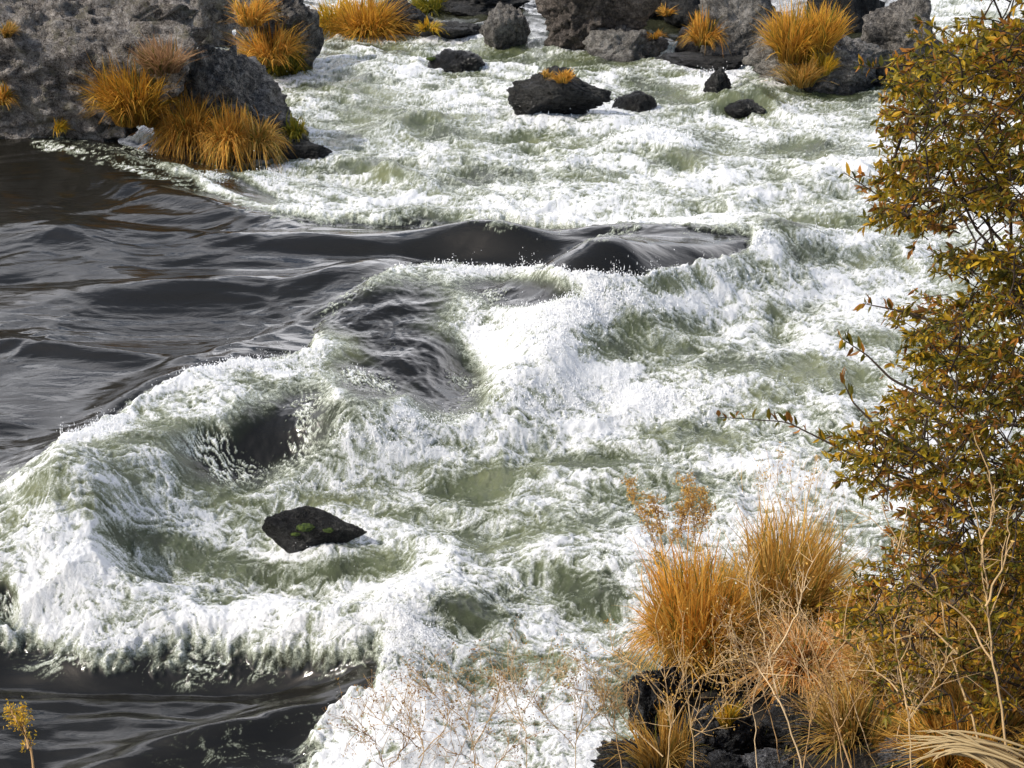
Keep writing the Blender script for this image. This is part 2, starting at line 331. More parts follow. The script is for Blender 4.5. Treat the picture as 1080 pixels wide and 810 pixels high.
    green = [(373, 97, 30, 12, 0, .5), (423, 123, 45, 14, 10, .5), (370, 130, 30, 12, 0, .4), (547, 60, 34, 8, 0, .5), (630, 70, 60, 7, 8, .45), (527, 153, 40, 7, 0, .45), (500, 193, 34, 8, 0, .55), (627, 195, 26, 6, 0, .5), (473, 147, 30, 6, 0, .4), (443, 233, 30, 6, 0, .5), (407, 187, 34, 10, 15, .6),
             (790, 111, 30, 9, 0, .6), (887, 107, 60, 7, 0, .5), (847, 163, 34, 8, 0, .4), (713, 172, 22, 9, 0, .5), (695, 100, 26, 10, 20, .5), (865, 240, 50, 5, 0, .5), (858, 272, 26, 9, 10, .5), (918, 277, 30, 8, 0, .5), (715, 310, 36, 9, -5, .55), (683, 365, 55, 20, 0, .75), (767, 391, 22, 12, 0, .4), (869, 405, 44, 14, 8, .55), (740, 472, 46, 15, 5, .6), (816, 426, 28, 8, 0, .3), (911, 363, 30, 7, 0, .4), (660, 430, 40, 8, 0, -.1),
             (513, 437, 20, 16, 0, .55), (467, 470, 26, 10, 20, .5), (630, 497, 50, 8, 0, .55), (547, 512, 40, 8, 0, .5), (494, 523, 46, 8, 5, .5), (574, 569, 60, 10, -8, .5), (494, 578, 40, 10, 0, .45), (385, 603, 50, 10, -3, .65), (643, 534, 36, 9, 0, .5), (578, 615, 34, 9, 8, .5), (494, 655, 34, 16, 25, .75), (624, 643, 34, 14, 10, .65), (666, 737, 30, 40, 0, .55), (136, 578, 26, 9, 5, .5), (179, 582, 22, 9, 0, .55), (235, 601, 36, 12, 0, .5), (300, 607, 50, 9, 0, .5), (117, 539, 20, 8, 0, .4), (150, 655, 40, 7, -15, .35), (230, 642, 36, 7, 0, .4), (167, 467, 36, 9, -10, .55), (267, 412, 26, 7, 10, .5), (60, 500, 40, 9, -30, .3), (225, 520, 40, 10, 20, .35), (430, 560, 50, 12, -10, .3), (560, 460, 26, 8, 20, .4), (300, 545, 90, 26, 8, .35), (520, 720, 50, 16, 0, .3), (700, 520, 60, 14, 0, .4), (400, 60, 60, 6, 5, .3), (390, 52, 40, 6, 0, .3), (640, 560, 60, 10, 0, .2)]
    dens_w = np.zeros_like(x); dens_g = np.zeros_like(x)
    for (a, b, c, d, r, s) in white: dens_w = np.maximum(dens_w, s*ell(a, b, c*1.1, d*1.15, r, .6))
    for (a, b, c, d, r, s) in green: dens_g = np.maximum(dens_g, s*1.1*ell(a, b, c*(1.45 if b < 260 else 1.2), d*(1.35 if b < 260 else 1.25), r, .6))
    D = D + dens_w*.75 - dens_g*.95
    D = D*(1-chute) + chute*(-.22 + .30*ss(350, 430, V)*(U < 500)*(V < 450))
    # strands
    q = 1.0
    sx = x + n2(x*2.2, y*2.2, 51)*.22 + n2(x*7, y*7, 52)*.05; sy = y + n2(x*2.2, y*2.2, 53)*.22 + n2(x*7, y*7, 54)*.05
    st = .24*(1-2.4*np.abs(n2(sx*1.7, sy*3.8, 61))) + .30*(1-2.4*np.abs(n2(sx*4.6, sy*9.5, 62))) + .28*(1-2.4*np.abs(n2(sx*11, sy*20, 63))) + .18*(1-2.4*np.abs(n2(sx*30, sy*40, 64)))
    st = np.clip(.5 + .62*(st-.32), 0, 1)
    cov = np.clip(.5 + (D-.5)*.95 + (st-.5)*1.7, 0, 1)
    fx, fy = x*.62-y*.78, x*.78+y*.62       # chute streaks run down to the right
    s2 = .45*(1-2.4*np.abs(n2(fx*3.2+wx*2, fy*13+wy*6+n2(x*5, y*5, 69)*1.5, 66))) + .55*(1-2.4*np.abs(n2(fx*9, fy*34+wy*9, 67)))
    cc = ss(.30, .75, s2 - .78 + 1.1*n2(x*1.2, y*1.2, 68) + .35*ss(355, 420, V) + .12*(U < 330))
    cov = cov*(1-chute) + chute*cc*.7
    shore = 1 - ss(-12, 6, sdpoly(U, V, [(425,-80),(425,26),(500,44),(700,60),(745,58),(800,74),(880,97),(965,100),(1000,60),(965,28),(965,-80)]) + jx*.4)
    shore = np.maximum(shore, 1-ss(-10, 8, sdpoly(U, V, [(-300,-90),(-300,30),(350,30),(340,-90)])))
    shore = shore * (V < 110)
    cov = cov * turb * (1 - shore*.92)
    # thin streaks on the glassy water: foam line along the far tongue, flecks in the lower wave
    line = np.zeros_like(x)
    for (ax, ay, bx, by) in [(35, 152, 110, 170), (110, 170, 200, 198), (200, 198, 250, 215)]:
        t = np.clip(((U-ax)*(bx-ax)+(V-ay)*(by-ay))/((bx-ax)**2+(by-ay)**2), 0, 1)
        d = np.hypot(U-ax-(bx-ax)*t, V-ay-(by-ay)*t); line = np.maximum(line, 1-ss(1., 6., d + jx*.7))
    cov = np.maximum(cov, line*ss(.45, .8, st)*.9)
    lace = ss(34, 2, -sL)*(sL < 6)*ss(.60, .92, st + .25*n2(x*1.5, y*1.5, 71)); lace = np.maximum(lace, ss(12, 0, -sP)*(sP < 4)*ss(.6, .9, st))
    cov = np.maximum(cov, lace*.8)
    fleck = ell(250, 792, 90, 34, -15, .7)*.35 + ell(200, 725, 0.1, 0.1, 0)*0
    cov = np.maximum(cov, fleck*ss(.6, .95, st))
    Z = Z + .03*(cov-.4)*turb
    aer = np.clip(turb*(1-chute)*ss(-2, 14, np.minimum(sP, sL) + 6) , 0, 1)
    aer = np.maximum(aer*(.75+.25*cov)*(1-.85*shore), cov*.8)
    # quiet dark water behind the rapid at the top
    return Z, cov, aer, U, V, turb*(1-chute)*np.clip(D, 0, 1.3)

Ys = [W(540, p).y for p in np.arange(835, -45, -0.9)]
y0, y1 = Ys[0], Ys[-1]
Ys = list(np.linspace(2, y0, 14, endpoint=False)) + Ys + list(y1 + np.cumsum(np.geomspace(.4, 14, 22)))
S = list(np.linspace(-.47, .47, 1180)); e = .47 + np.cumsum(np.geomspace(.003, .6, 24)); S = [-v for v in e[::-1]] + S + list(e)
Ys = np.array(Ys); S = np.array(S)
RR = lambda y: np.sqrt(y*y+64)          # column spread follows slant distance
GX = (RR(Ys)[:, None] * S[None, :]).ravel(); GY = np.repeat(Ys, len(S))
Zw, cov, aer, U, V, act = river(GX, GY)
nr, nc = len(Ys), len(S)
idx = np.arange(nr*nc).reshape(nr, nc)
Q = np.stack([idx[:-1, :-1].ravel(), idx[:-1, 1:].ravel(), idx[1:, 1:].ravel(), idx[1:, :-1].ravel()], 1)
riv = mesh_np('river', np.stack([GX, GY, Zw], 1), Q, M['water'], attrs={'foam': ('FLOAT', cov), 'aer': ('FLOAT', aer)})
tag(riv, 'white water rapids and glassy dark pool of the river', 'river', kind='structure')

# spray droplets thrown up along the breaking crests
rng = np.random.RandomState(3)
SPR = [(600, 345, 90, 25, 1.), (520, 285, 90, 6, 1.1), (200, 398, 130, 8, .9), (70, 460, 80, 8, .9), (400, 460, 80, 16, 1.), (620, 320, 60, 10, 1.), (300, 690, 100, 5, .5), (150, 690, 120, 5, .5), (670, 300, 100, 8, .8), (800, 262, 80, 8, .6), (350, 520, 60, 12, .5), (420, 690, 40, 30, .8), (690, 150, 30, 8, .7), (480, 120, 60, 8, .6), (700, 650, 30, 50, .7), (560, 430, 60, 16, .8), (260, 195, 50, 8, .6), (700, 430, 100, 20, .5), (620, 118, 50, 4, .5), (350, 390, 30, 6, .8), (220, 165, 70, 8, .5), (740, 90, 20, 8, .6)]
pts = []
ok = (cov > .6) & (U > -20) & (U < 1100) & (V > 60) & (V < 830)
oi = np.nonzero(ok)[0]
wt = np.zeros(len(oi)) + .012
for (a, b, c, d, s) in SPR: wt += s*np.exp(-((U[oi]-a)/c)**2 - ((V[oi]-b)/d)**2)
pk = rng.choice(oi, 34000, p=wt/wt.sum())
dist = np.sqrt(GX[pk]**2 + GY[pk]**2 + 55)
hgt = rng.exponential(.06, len(pk)); cl = n2(GX[pk]*4, GY[pk]*4, 77); hgt *= np.clip(.4 + 1.6*cl, .1, 2.2)
sz = rng.uniform(.35, 1, len(pk))**2 * dist / F * .95 * (1 - .5*np.clip(hgt/.3, 0, 1))
sz = np.clip(sz, .003, .03)
oct_ = np.array([(1,0,0),(-1,0,0),(0,1,0),(0,-1,0),(0,0,1.3),(0,0,-1.3)], np.float32)
of = np.array([(0,2,4),(2,1,4),(1,3,4),(3,0,4),(2,0,5),(1,2,5),(3,1,5),(0,3,5)])
cen = np.stack([GX[pk] + rng.normal(0, .03, len(pk)), GY[pk] + rng.normal(0, .03, len(pk)), Zw[pk] + hgt], 1)
SV = (cen[:, None, :] + oct_[None]*sz[:, None, None]*rng.uniform(.45, 1.5, (len(pk), 1, 3))*np.where(rng.uniform(size=(len(pk), 1, 1)) < .25, [[[.7, .7, 2.2]]], 1.)).reshape(-1, 3)
SF = (of[None] + (np.arange(len(pk))*6)[:, None, None]).reshape(-1, 3)
tag(mesh_np('water_spray', SV, SF, M['spray'], smooth=False), 'white droplets of spray flying off the breaking waves', 'spray', kind='stuff')

# =============== ROCKS ===============
_ico = {}
def ico(n):
    if n not in _ico:
        bm = bmesh.new(); bmesh.ops.create_icosphere(bm, subdivisions=n, radius=1)
        V_ = np.array([v.co[:] for v in bm.verts]); F_ = np.array([[v.index for v in f.verts] for f in bm.faces]); bm.free(); _ico[n] = (V_, F_)
    return _ico[n]
BVH = []
def add_bvh(Vv, Ff): BVH.append(BVHTree.FromPolygons([tuple(v) for v in Vv], [tuple(f) for f in Ff]))
def hit(px, py):
    o, d = Vector((0, 0, CH)), ray(px, py); best = None
    for b in BVH:
        h = b.ray_cast(o, d)
        if h[0] is not None and (best is None or h[3] < best[1]): best = (h[0], h[3])
    return best[0] if best else W(px, py)
def boulder(box, mat, label, seed, depth=.75, name='boulder', cat='boulder', group=None, planes=16, rough=.09, sub=5, zw=0.1, yaw=None, dist=None, ridge=0.0, boxy=1.0, tilt=0, flat=False, rdir=(1, .3, .2), taper=0, block=1.0):
    x0, y0_, x1, y1_ = box; rs = np.random.RandomState(seed)
    Dv, Fc = ico(sub)
    N = rs.normal(size=(planes, 3)); N /= np.linalg.norm(N, axis=1)[:, None]; N = np.vstack([N, [[0, 0, 1.], [0, 0, -1]]]) if flat else N
    off = rs.uniform(.5, 1, len(N))
    r = 1/np.maximum(Dv @ (N/off[:, None]).T, 1e-3)
    r = np.minimum(r, 1.25); r = -np.log(np.exp(-r*45).sum(1))/45 if True else r.min(1)
    r = np.clip(r, .3, 1.2)
    P = Dv*r[:, None]
    for kk, am in ((14, .13), (60, .06)):      # blocky fractures
        sd3 = rs.normal(size=(kk, 3)); sd3 /= np.linalg.norm(sd3, axis=1)[:, None]; sd3 *= rs.uniform(.55, 1, (kk, 1))
        Pj = P + np.stack([n3(P, 4, seed+21), n3(P, 4, seed+22), n3(P, 4, seed+23)], 1)*.07
        ci = np.argmax(Pj @ sd3.T*2 - (sd3**2).sum(1)[None], axis=1); P = P*(1 + am*block*(rs.uniform(-1, .6, kk)[ci]))[:, None]
    yw = rs.uniform(-.5, .5) if yaw is None else R(yaw)
    a, b = P[:, 0].copy(), P[:, 1].copy(); P[:, 0] = a*math.cos(yw)-b*math.sin(yw); P[:, 1] = a*math.sin(yw)+b*math.cos(yw)
    if tilt:
        t = R(tilt); a, b = P[:, 0].copy(), P[:, 2].copy(); P[:, 0] = a*math.cos(t)-b*math.sin(t); P[:, 2] = a*math.sin(t)+b*math.cos(t)
    rough *= 1.7; nz = n3(P, 1.6, seed)*.9 + (1-2*np.abs(n3(P, 3.3, seed+1)))*.45 - (1-2*np.abs(n3(P*np.array([1, 1, 1.8]), 6.5, seed+2)))*.34 + n3(P, 15, seed+3)*.34 + (1-2*np.abs(n3(P, 30, seed+4)))*.22
    if ridge:
        q = P @ np.array(rdir) + n3(P, 1.5, seed+9)*.25
        nz = nz + ridge*(np.abs(((q*4.5) % 1)-.5)*2 - .5)*1.6
    P = P + Dv*(nz*rough)[:, None]
    if taper:
        t = ss(-.3, 1., P[:, 0]*np.sign(taper)); P[:, 2] = P[:, 2]*(1-abs(taper)*t); P[:, 1] *= 1-abs(taper)*.7*t
    P -= (P.max(0)+P.min(0))/2; P /= (P.max(0)-P.min(0))/2
    cx, cy = (x0+x1)/2, (y0_+y1_)/2
    if dist is None:
        q = W(cx, y1_, .2); zz = float(river(np.array([q.x, q.x+.01]), np.array([q.y, q.y+.01]))[0][0]); q = W(cx, y1_, zz)
        zw = float(river(np.array([q.x, q.x+.01]), np.array([q.y, q.y+.01]))[0][0])
    c = W(cx, y1_, zw) if dist is None else Dp(cx, cy, dist)
    dd = (c-Vector((0, 0, CH))).length; s = F/dd
    A = (x1-x0)/2/s; B = A*depth; dep = math.atan2(CH-c.z, c.y)
    Cz = max((y1_-y0_)/s*.5/math.cos(dep), A*.15)
    if dist is None: c = c + Vector((0, B*.6, 0))
    pos = np.array([c.x, c.y, c.z])
    for it in range(14):
        Pw = P*np.array([A, B, Cz]) + pos
        u, v = proj(Pw)
        m = Pw[:, 2] > zw if dist is None else np.ones(len(Pw), bool)
        if m.sum() < 20: pos[2] += .05; continue
        u_, v_ = u[m], v[m]
        A *= np.clip((x1-x0)/(u_.max()-u_.min()+1e-6), .6, 1.6)
        pos[0] += ((x0+x1)/2-(u_.max()+u_.min())/2)/s*.9
        if dist is None:
            pos[1] -= (y1_-v_.max())/s/math.sin(dep)*.6
            Cz *= np.clip(1+(v_.min()-y0_)/s/max(Cz, .1)*.45, .7, 1.4); Cz = max(Cz, .05); B = min(A*depth, B*1.2)
            pos[2] = zw + Cz*.25
        else:
            hh = v_.max()-v_.min(); Cz *= np.clip((y1_-y0_)/hh, .7, 1.4); B = A*depth
            pos[2] -= ((y0_+y1_)/2-(v_.max()+v_.min())/2)/s*.8
    base = (float(pos[0]), float(pos[1]), float(pos[2]-Cz*.5))
    o = mesh_np(name, Pw, Fc, M[mat], loc=base)
    add_bvh(Pw, Fc); tag(o, label, cat, group)
    o['_tmp'] = 1; del o['_tmp']
    return o
G = 'boulders along the far bank'; G2 = 'rocks standing in the rapids'
boulder((120, -90, 256, 52), 'tan_rock', 'tan slab of lava rock rising behind the pale pink grass clump', 71, .6, 'boulder', 'boulder', G, 12, .08, 6)
boulder((-160, -70, 225, 146), 'tan_rock', 'huge tan and grey lava outcrop filling the top left corner', 11, .36, 'rock_outcrop', 'outcrop', None, 26, .085, 7, zw=.35)
boulder((160, 46, 328, 172), 'grey_rock', 'dark boulder with pale lit top behind the row of orange tussocks', 45, .8, group=G, planes=14, rough=.09, sub=6, yaw=0, taper=.45)
boulder((246, -30, 342, 80), 'grey_rock', 'dark rounded boulder with a grey top between two orange tussocks', 13, .8, group=G, planes=14, sub=6)
boulder((296, 147, 350, 167), 'dark_rock', 'low wet black slab at the foot of the boulder with tussocks', 14, .7, group=G, planes=8, flat=True)
boulder((505, 1, 560, 50), 'light_rock', 'small pale boulder with upright furrows left of the big brown boulder', 15, .8, group=G, planes=20, ridge=.5, rdir=(1, .1, .15))
boulder((548, -60, 702, 54), 'brown_rock', 'largest brown boulder at the top centre of the far bank', 16, .7, group=G, planes=11, sub=6)
boulder((614, 24, 706, 64), 'light_rock', 'ridged grey block in front of the big brown boulder', 17, .6, group=G, planes=12, ridge=.4, rdir=(.8, .2, -.6), flat=True)
boulder((440, 22, 512, 42), 'dark_rock', 'flat dark slab between the yellow tussock and the pale furrowed boulder', 18, .7, group=G, planes=9, flat=True)
boulder((384, -6, 470, 38), 'dark_rock', 'dark rock beneath the yellow tussock on the far bank', 19, .7, group=G)
boulder((455, -16, 560, 16), 'dark_rock', 'dark low rock at the top edge behind the flat slab', 20, .7, group=G, flat=True)
boulder((690, -22, 760, 30), 'dark_rock', 'dark rock at the top edge above the small grey block', 21, .8, group=G)
boulder((712, 28, 748, 53), 'light_rock', 'small light grey block beside the orange tussock at the waterline', 22, .8, group=G, planes=8)
boulder((736, -50, 836, 64), 'light_rock', 'pale smooth faced boulder left of the tall orange grass', 23, .7, group=G, planes=9, rough=.06, sub=6)
boulder((690, 54, 795, 74), 'dark_rock', 'dark wet ledge beside the little cascade', 24, .6, group=G, planes=9, flat=True)
boulder((782, 24, 944, 99), 'light_rock', 'wide grey boulder with orange grass growing on its left side', 25, .6, group=G, planes=13, sub=6, rough=.08)
boulder((906, -10, 990, 56), 'grey_rock', 'grey topped dark boulder beside the willow at the top right', 26, .7, group=G, planes=10)
boulder((850, -60, 935, 34), 'dark_rock', 'black shaded rock at the top edge right of the tall orange grass', 27, .7, group=G)
boulder((915, 40, 1010, 92), 'dark_rock', 'black wet rock behind the top of the willow leaves', 28, .7, group=G)
boulder((640, -50, 720, 20), 'brown_rock', 'shaded brown rock behind the ridged grey block', 29, .7, group=G)
boulder((1010, 20, 1130, 70), 'grey_rock', 'grey rock mostly hidden by the willow near the right edge', 30, .7, group=G)
boulder((450, 51, 512, 77), 'wet_rock', 'small peaked black rock in the rapids nearest the yellow tussock', 31, .6, 'rock', 'rock', G2, 10, .06)
boulder((533, 69, 646, 122), 'wet_rock', 'long black sloping rock with a tiny orange tuft on top', 32, .5, 'rock', 'rock', G2, 9, .08, 6, tilt=6, ridge=.25, rdir=(.7, .1, .8), taper=.6)
boulder((645, 95, 693, 118), 'wet_rock', 'small rounded black rock just right of the long sloping one', 33, .6, 'rock', 'rock', G2, 11, .07)
boulder((741, 70, 772, 99), 'wet_rock', 'narrow black rock below the little cascade', 34, .7, 'rock', 'rock', G2, 10, .1)
boulder((762, 104, 808, 123), 'wet_rock', 'rock barely breaking the surface under thin green water', 35, .8, 'rock', 'rock', G2, 10, .1, zw=.3)
boulder((276, 533, 388, 578), 'wet_rock', 'flat black rock with bright green moss in the near rapids', 36, .22, 'rock', 'rock', G2, 7, .045, 6, tilt=0, taper=.55, block=.35)

# =============== BANKS ===============
def unseen_hill():  # slope out of view, added to darken what the water mirrors
    xs = np.linspace(-60, 60, 260); ys = np.linspace(33, 140, 200)
    X, Y = [a.ravel() for a in np.meshgrid(xs, ys)]
    edge = 60 + n2(X*.08, Y*0, 3)*4
    z = np.minimum(-.6 + (Y-edge)*.16, 3.) + np.maximum(Y-80, 0)*.07 + n2(X*.15, Y*.15, 4)*1.2*ss(60, 80, Y) + n2(X*.6, Y*.6, 5)*.3
    m = len(xs); I = np.arange(len(X)).reshape(len(ys), m)
    Q = np.stack([I[:-1, :-1].ravel(), I[:-1, 1:].ravel(), I[1:, 1:].ravel(), I[1:, :-1].ravel()], 1)
    tag(mesh_np('unseen_hillside', np.stack([X, Y, z], 1), Q, M['hill']), 'unseen dry brown slope added beyond the river for dark reflections', 'unseen_hillside', kind='structure')
unseen_hill()
BE = [Dp(420, 1010, 5.0), Dp(600, 850, 5.9), Dp(668, 760, 6.6), Dp(712, 690, 7.1), Dp(800, 650, 7.6), Dp(880, 640, 8.0), Dp(960, 600, 8.6), Dp(1100, 545, 9.4), Dp(1300, 500, 10.5)]
def bank_z(X, Y):
    d = np.full(X.shape, 1e9); ze = np.zeros(X.shape); sg = np.ones(X.shape)
    pl = [BE[0] + (BE[0]-BE[1])*12] + BE + [BE[-1] + (BE[-1]-BE[-2])*8]
    pl[0].z = BE[0].z+.8; pl[-1].z = BE[-1].z
    for a, b in zip(pl[:-1], pl[1:]):
        ex, ey = b.x-a.x, b.y-a.y; t = np.clip(((X-a.x)*ex+(Y-a.y)*ey)/(ex*ex+ey*ey), 0, 1)
        dx, dy = X-a.x-ex*t, Y-a.y-ey*t; q = dx*dx+dy*dy; s = np.sign(ex*dy-ey*dx)
        m = q < d; d = np.where(m, q, d); ze = np.where(m, a.z+(b.z-a.z)*t, ze); sg = np.where(m, s, sg)
    d = np.sqrt(d)*sg
    z = np.where(d < 0, ze + np.minimum(-d*.42, np.maximum(6.2-ze, 0)), ze - 3.2*d - .4*ss(0, .4, d))
    return np.maximum(z, -1.2)
def near_bank():
    xs = np.linspace(-9, 16, 420); ys = np.linspace(-6, 13, 340)
    X, Y = [a.ravel() for a in np.meshgrid(xs, ys)]
    z = bank_z(X, Y) + (n2(X*.9, Y*.9, 61)*.14 + n2(X*2.6, Y*2.6, 62)*.08 + n2(X*8, Y*8, 63)*.03 - .12)*1.
    m = len(xs); I = np.arange(len(X)).reshape(len(ys), m)
    Q = np.stack([I[:-1, :-1].ravel(), I[:-1, 1:].ravel(), I[1:, 1:].ravel(), I[1:, :-1].ravel()], 1)
    V_ = np.stack([X, Y, z], 1)
    tag(mesh_np('river_bank', V_, Q, M['soil']), 'dark rocky near bank falling to the water', 'bank', kind='structure'); add_bvh(V_, Q)
near_bank()
G3 = 'rocks of the near bank'
for bx, mt, lb, sd_, ds in [
    ((692, 655, 812, 775), 'near_rock', 'black jagged rock directly under the left orange tussock', 51, 7.0),
    ((770, 668, 885, 785), 'near_rock', 'dark cracked rock below the sandy orange tussock', 52, 7.0),
    ((622, 775, 712, 860), 'near_rock', 'black rock at the bottom edge under the dry twigs', 53, 6.1),
    ((700, 735, 800, 835), 'near_rock', 'dark rough rock beneath the small yellow green tuft', 54, 6.4),
    ((778, 788, 850, 840), 'near_light_rock', 'pale grey stone at the bottom edge of the picture', 55, 5.9),
    ((735, 640, 860, 700), 'near_rock', 'black rock wedged between the two tall tussocks', 56, 7.5),
    ((832, 740, 925, 830), 'near_rock', 'dark grey rock behind the dry stalks at the bottom', 57, 6.1),
    ((925, 770, 1010, 830), 'near_light_rock', 'brownish grey stone beneath the arching straw leaves', 58, 5.7),
    ((742, 700, 845, 770), 'near_rock', 'black crumbling rock behind the small yellow green tuft', 60, 6.9),
    ((800, 730, 880, 800), 'near_rock', 'dark rock under the sandy orange mat beside the pale stalks', 61, 6.4),
    ((655, 700, 722, 790), 'near_rock', 'black rock at the waterline below the drooping rust tussock', 62, 6.7),
    ((860, 690, 930, 750), 'near_rock', 'charcoal rock half buried in rusty grass', 63, 7.1),
    ((730, 790, 800, 840), 'near_rock', 'black rock between the pale grey stone and the rough one', 64, 5.9),
    ((780, 655, 818, 692), 'near_light_rock', 'small light grey stone at the foot of the right tussock', 59, 7.0)]:
    boulder(bx, mt, lb, sd_, .7, 'rock', 'rock', G3, 10, .13, 6, dist=ds)
def moss_patch():
    for (px, py, r) in [(322, 556, .075), (346, 559, .045), (312, 563, .04), (455, 62, .10)]:
        p = hit(px, py); Dv, Fc = ico(4); P = Dv*np.array([r*1.2, r*.8, r*.45]) * (1+.35*n3(Dv, 3, px)+.15*n3(Dv, 9, px))[:, None] + np.array(p)
        yield mesh_np('moss', P, Fc, M['moss'], loc=tuple(p))
for o_, lb in zip(moss_patch(), ['largest bright green moss cushion on the flat black rock', 'right hand green moss cushion on the flat black rock', 'small moss cushion low on the flat black rock', 'green moss on the left edge of the peaked black rock']):
    tag(o_, lb, 'moss', 'moss cushions')

# =============== GRASSES ===============
PAL = {'brown': [(.36, .2, .06), (.28, .14, .05), (.45, .28, .08)], 'peach': [(.72, .38, .12), (.78, .48, .2), (.6, .28, .07)], 'amber': [(.72, .40, .05), (.66, .33, .05), (.60, .36, .05), (.50, .24, .04)], 'orange': [(.70, .35, .05), (.76, .44, .08), (.56, .25, .04), (.64, .37, .08)], 'yellow': [(.75, .44, .04), (.66, .38, .03), (.55, .36, .03), (.42, .31, .03)],
       'pale': [(.50, .30, .15), (.42, .24, .12), (.36, .22, .12)], 'gold': [(.60, .34, .07), (.70, .46, .14), (.50, .26, .05), (.42, .26, .07)], 'green': [(.22, .2, .02), (.4, .3, .03), (.14, .15, .02)],
       'straw': [(.66, .44, .17), (.72, .52, .24), (.55, .34, .1)]}
def tussock(px, py, wpx, hpx, pal, n, label, seed, pos=None, droop=.5, width=1.0, cat='grass tussock', name='grass_tussock', group='dry grass tussocks', lean=(0, 0), up=1.0):
    rs = np.random.RandomState(seed); p = np.array(hit(px, py)) if pos is None else np.array(pos); dv = np.array([0, 0, CH])-p; p = p + dv/np.linalg.norm(dv)*(wpx/2/F*np.linalg.norm(dv))*.5
    dd = np.linalg.norm(p-np.array([0, 0, CH])); s = F/dd
    Hh = hpx/s; Rr = wpx/2/s; base_r = Rr*.45
    ang = rs.uniform(0, 2*np.pi, n); rad = base_r*np.sqrt(rs.uniform(0, 1, n))
    B = np.stack([p[0]+np.cos(ang)*rad, p[1]+np.sin(ang)*rad*.8, np.full(n, p[2]-.04)-.25*rad], 1)
    L = Hh*rs.uniform(.55, 1.12, n)
    nt = max(8, n//32); ti = rs.randint(0, nt, n); tA = rs.uniform(0, 2*np.pi, nt); tR = np.sqrt(rs.uniform(0, 1, nt)); tL = rs.uniform(.65, 1.1, nt); tO = rs.uniform(.1, 1, nt)
    cx_, cy_ = np.cos(tA)*tR*base_r, np.sin(tA)*tR*base_r*.8; j = rs.normal(0, base_r*.13, (n, 2))
    B = np.stack([p[0]+cx_[ti]+j[:, 0], p[1]+cy_[ti]+j[:, 1], np.full(n, p[2]-.04)-.25*base_r*tR[ti]], 1); L = L*tL[ti]; rad = tR[ti]*base_r
    a2 = tA[ti]+rs.normal(0, .35, n); out = np.clip(tO[ti]+rs.normal(0, .16, n), .05, 1.1)*(Rr*1.15) + (rad-base_r*.4)*.3
    dx = np.cos(a2)*out + lean[0]*L; dy = np.sin(a2)*out + lean[1]*L
    dr = droop*rs.uniform(.2, 1.3, n)*(out/Rr)
    wd = np.maximum(.0048, dd/F*.62)*width*rs.uniform(.6, 1.4, n)
    ts = np.array([0, .28, .55, .8, 1.]); Vv = []; wv = np.array([.8, 1, .85, .55, .08])
    sa = rs.uniform(0, np.pi, n); side = np.stack([np.cos(sa), np.sin(sa)*.4, np.zeros(n)], 1)
    cur = rs.normal(0, .06, (n, 2))*L[:, None]
    for t, wq in zip(ts, wv):
        c = B + np.stack([dx*t**1.6 + cur[:, 0]*math.sin(t*3), dy*t**1.6 + cur[:, 1]*math.sin(t*3), L*up*(t - dr*t**2.6)], 1)
        Vv += [c - side*(wd*wq)[:, None], c + side*(wd*wq)[:, None]]
    Vv = np.stack(Vv, 1)
    f = np.array([(2*i, 2*i+1, 2*i+3, 2*i+2) for i in range(4)]); Ff = (f[None]+(np.arange(n)*10)[:, None, None]).reshape(-1, 4)
    pc = np.array(PAL[pal]); col = pc[rs.randint(0, len(pc), n)]*rs.uniform(.7, 1.25, (n, 1))
    gr = rs.uniform(0, 1, n) < .12; col[gr] = np.array([.16, .15, .025])
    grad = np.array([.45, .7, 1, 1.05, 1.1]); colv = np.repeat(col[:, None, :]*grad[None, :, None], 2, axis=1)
    colv = np.concatenate([colv, np.ones((n, 10, 1))], 2).reshape(-1, 4)
    loc = tuple(float(q) for q in p)
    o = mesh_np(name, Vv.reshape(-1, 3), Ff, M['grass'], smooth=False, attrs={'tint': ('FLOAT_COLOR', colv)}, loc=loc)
    return tag(o, label, cat, group)
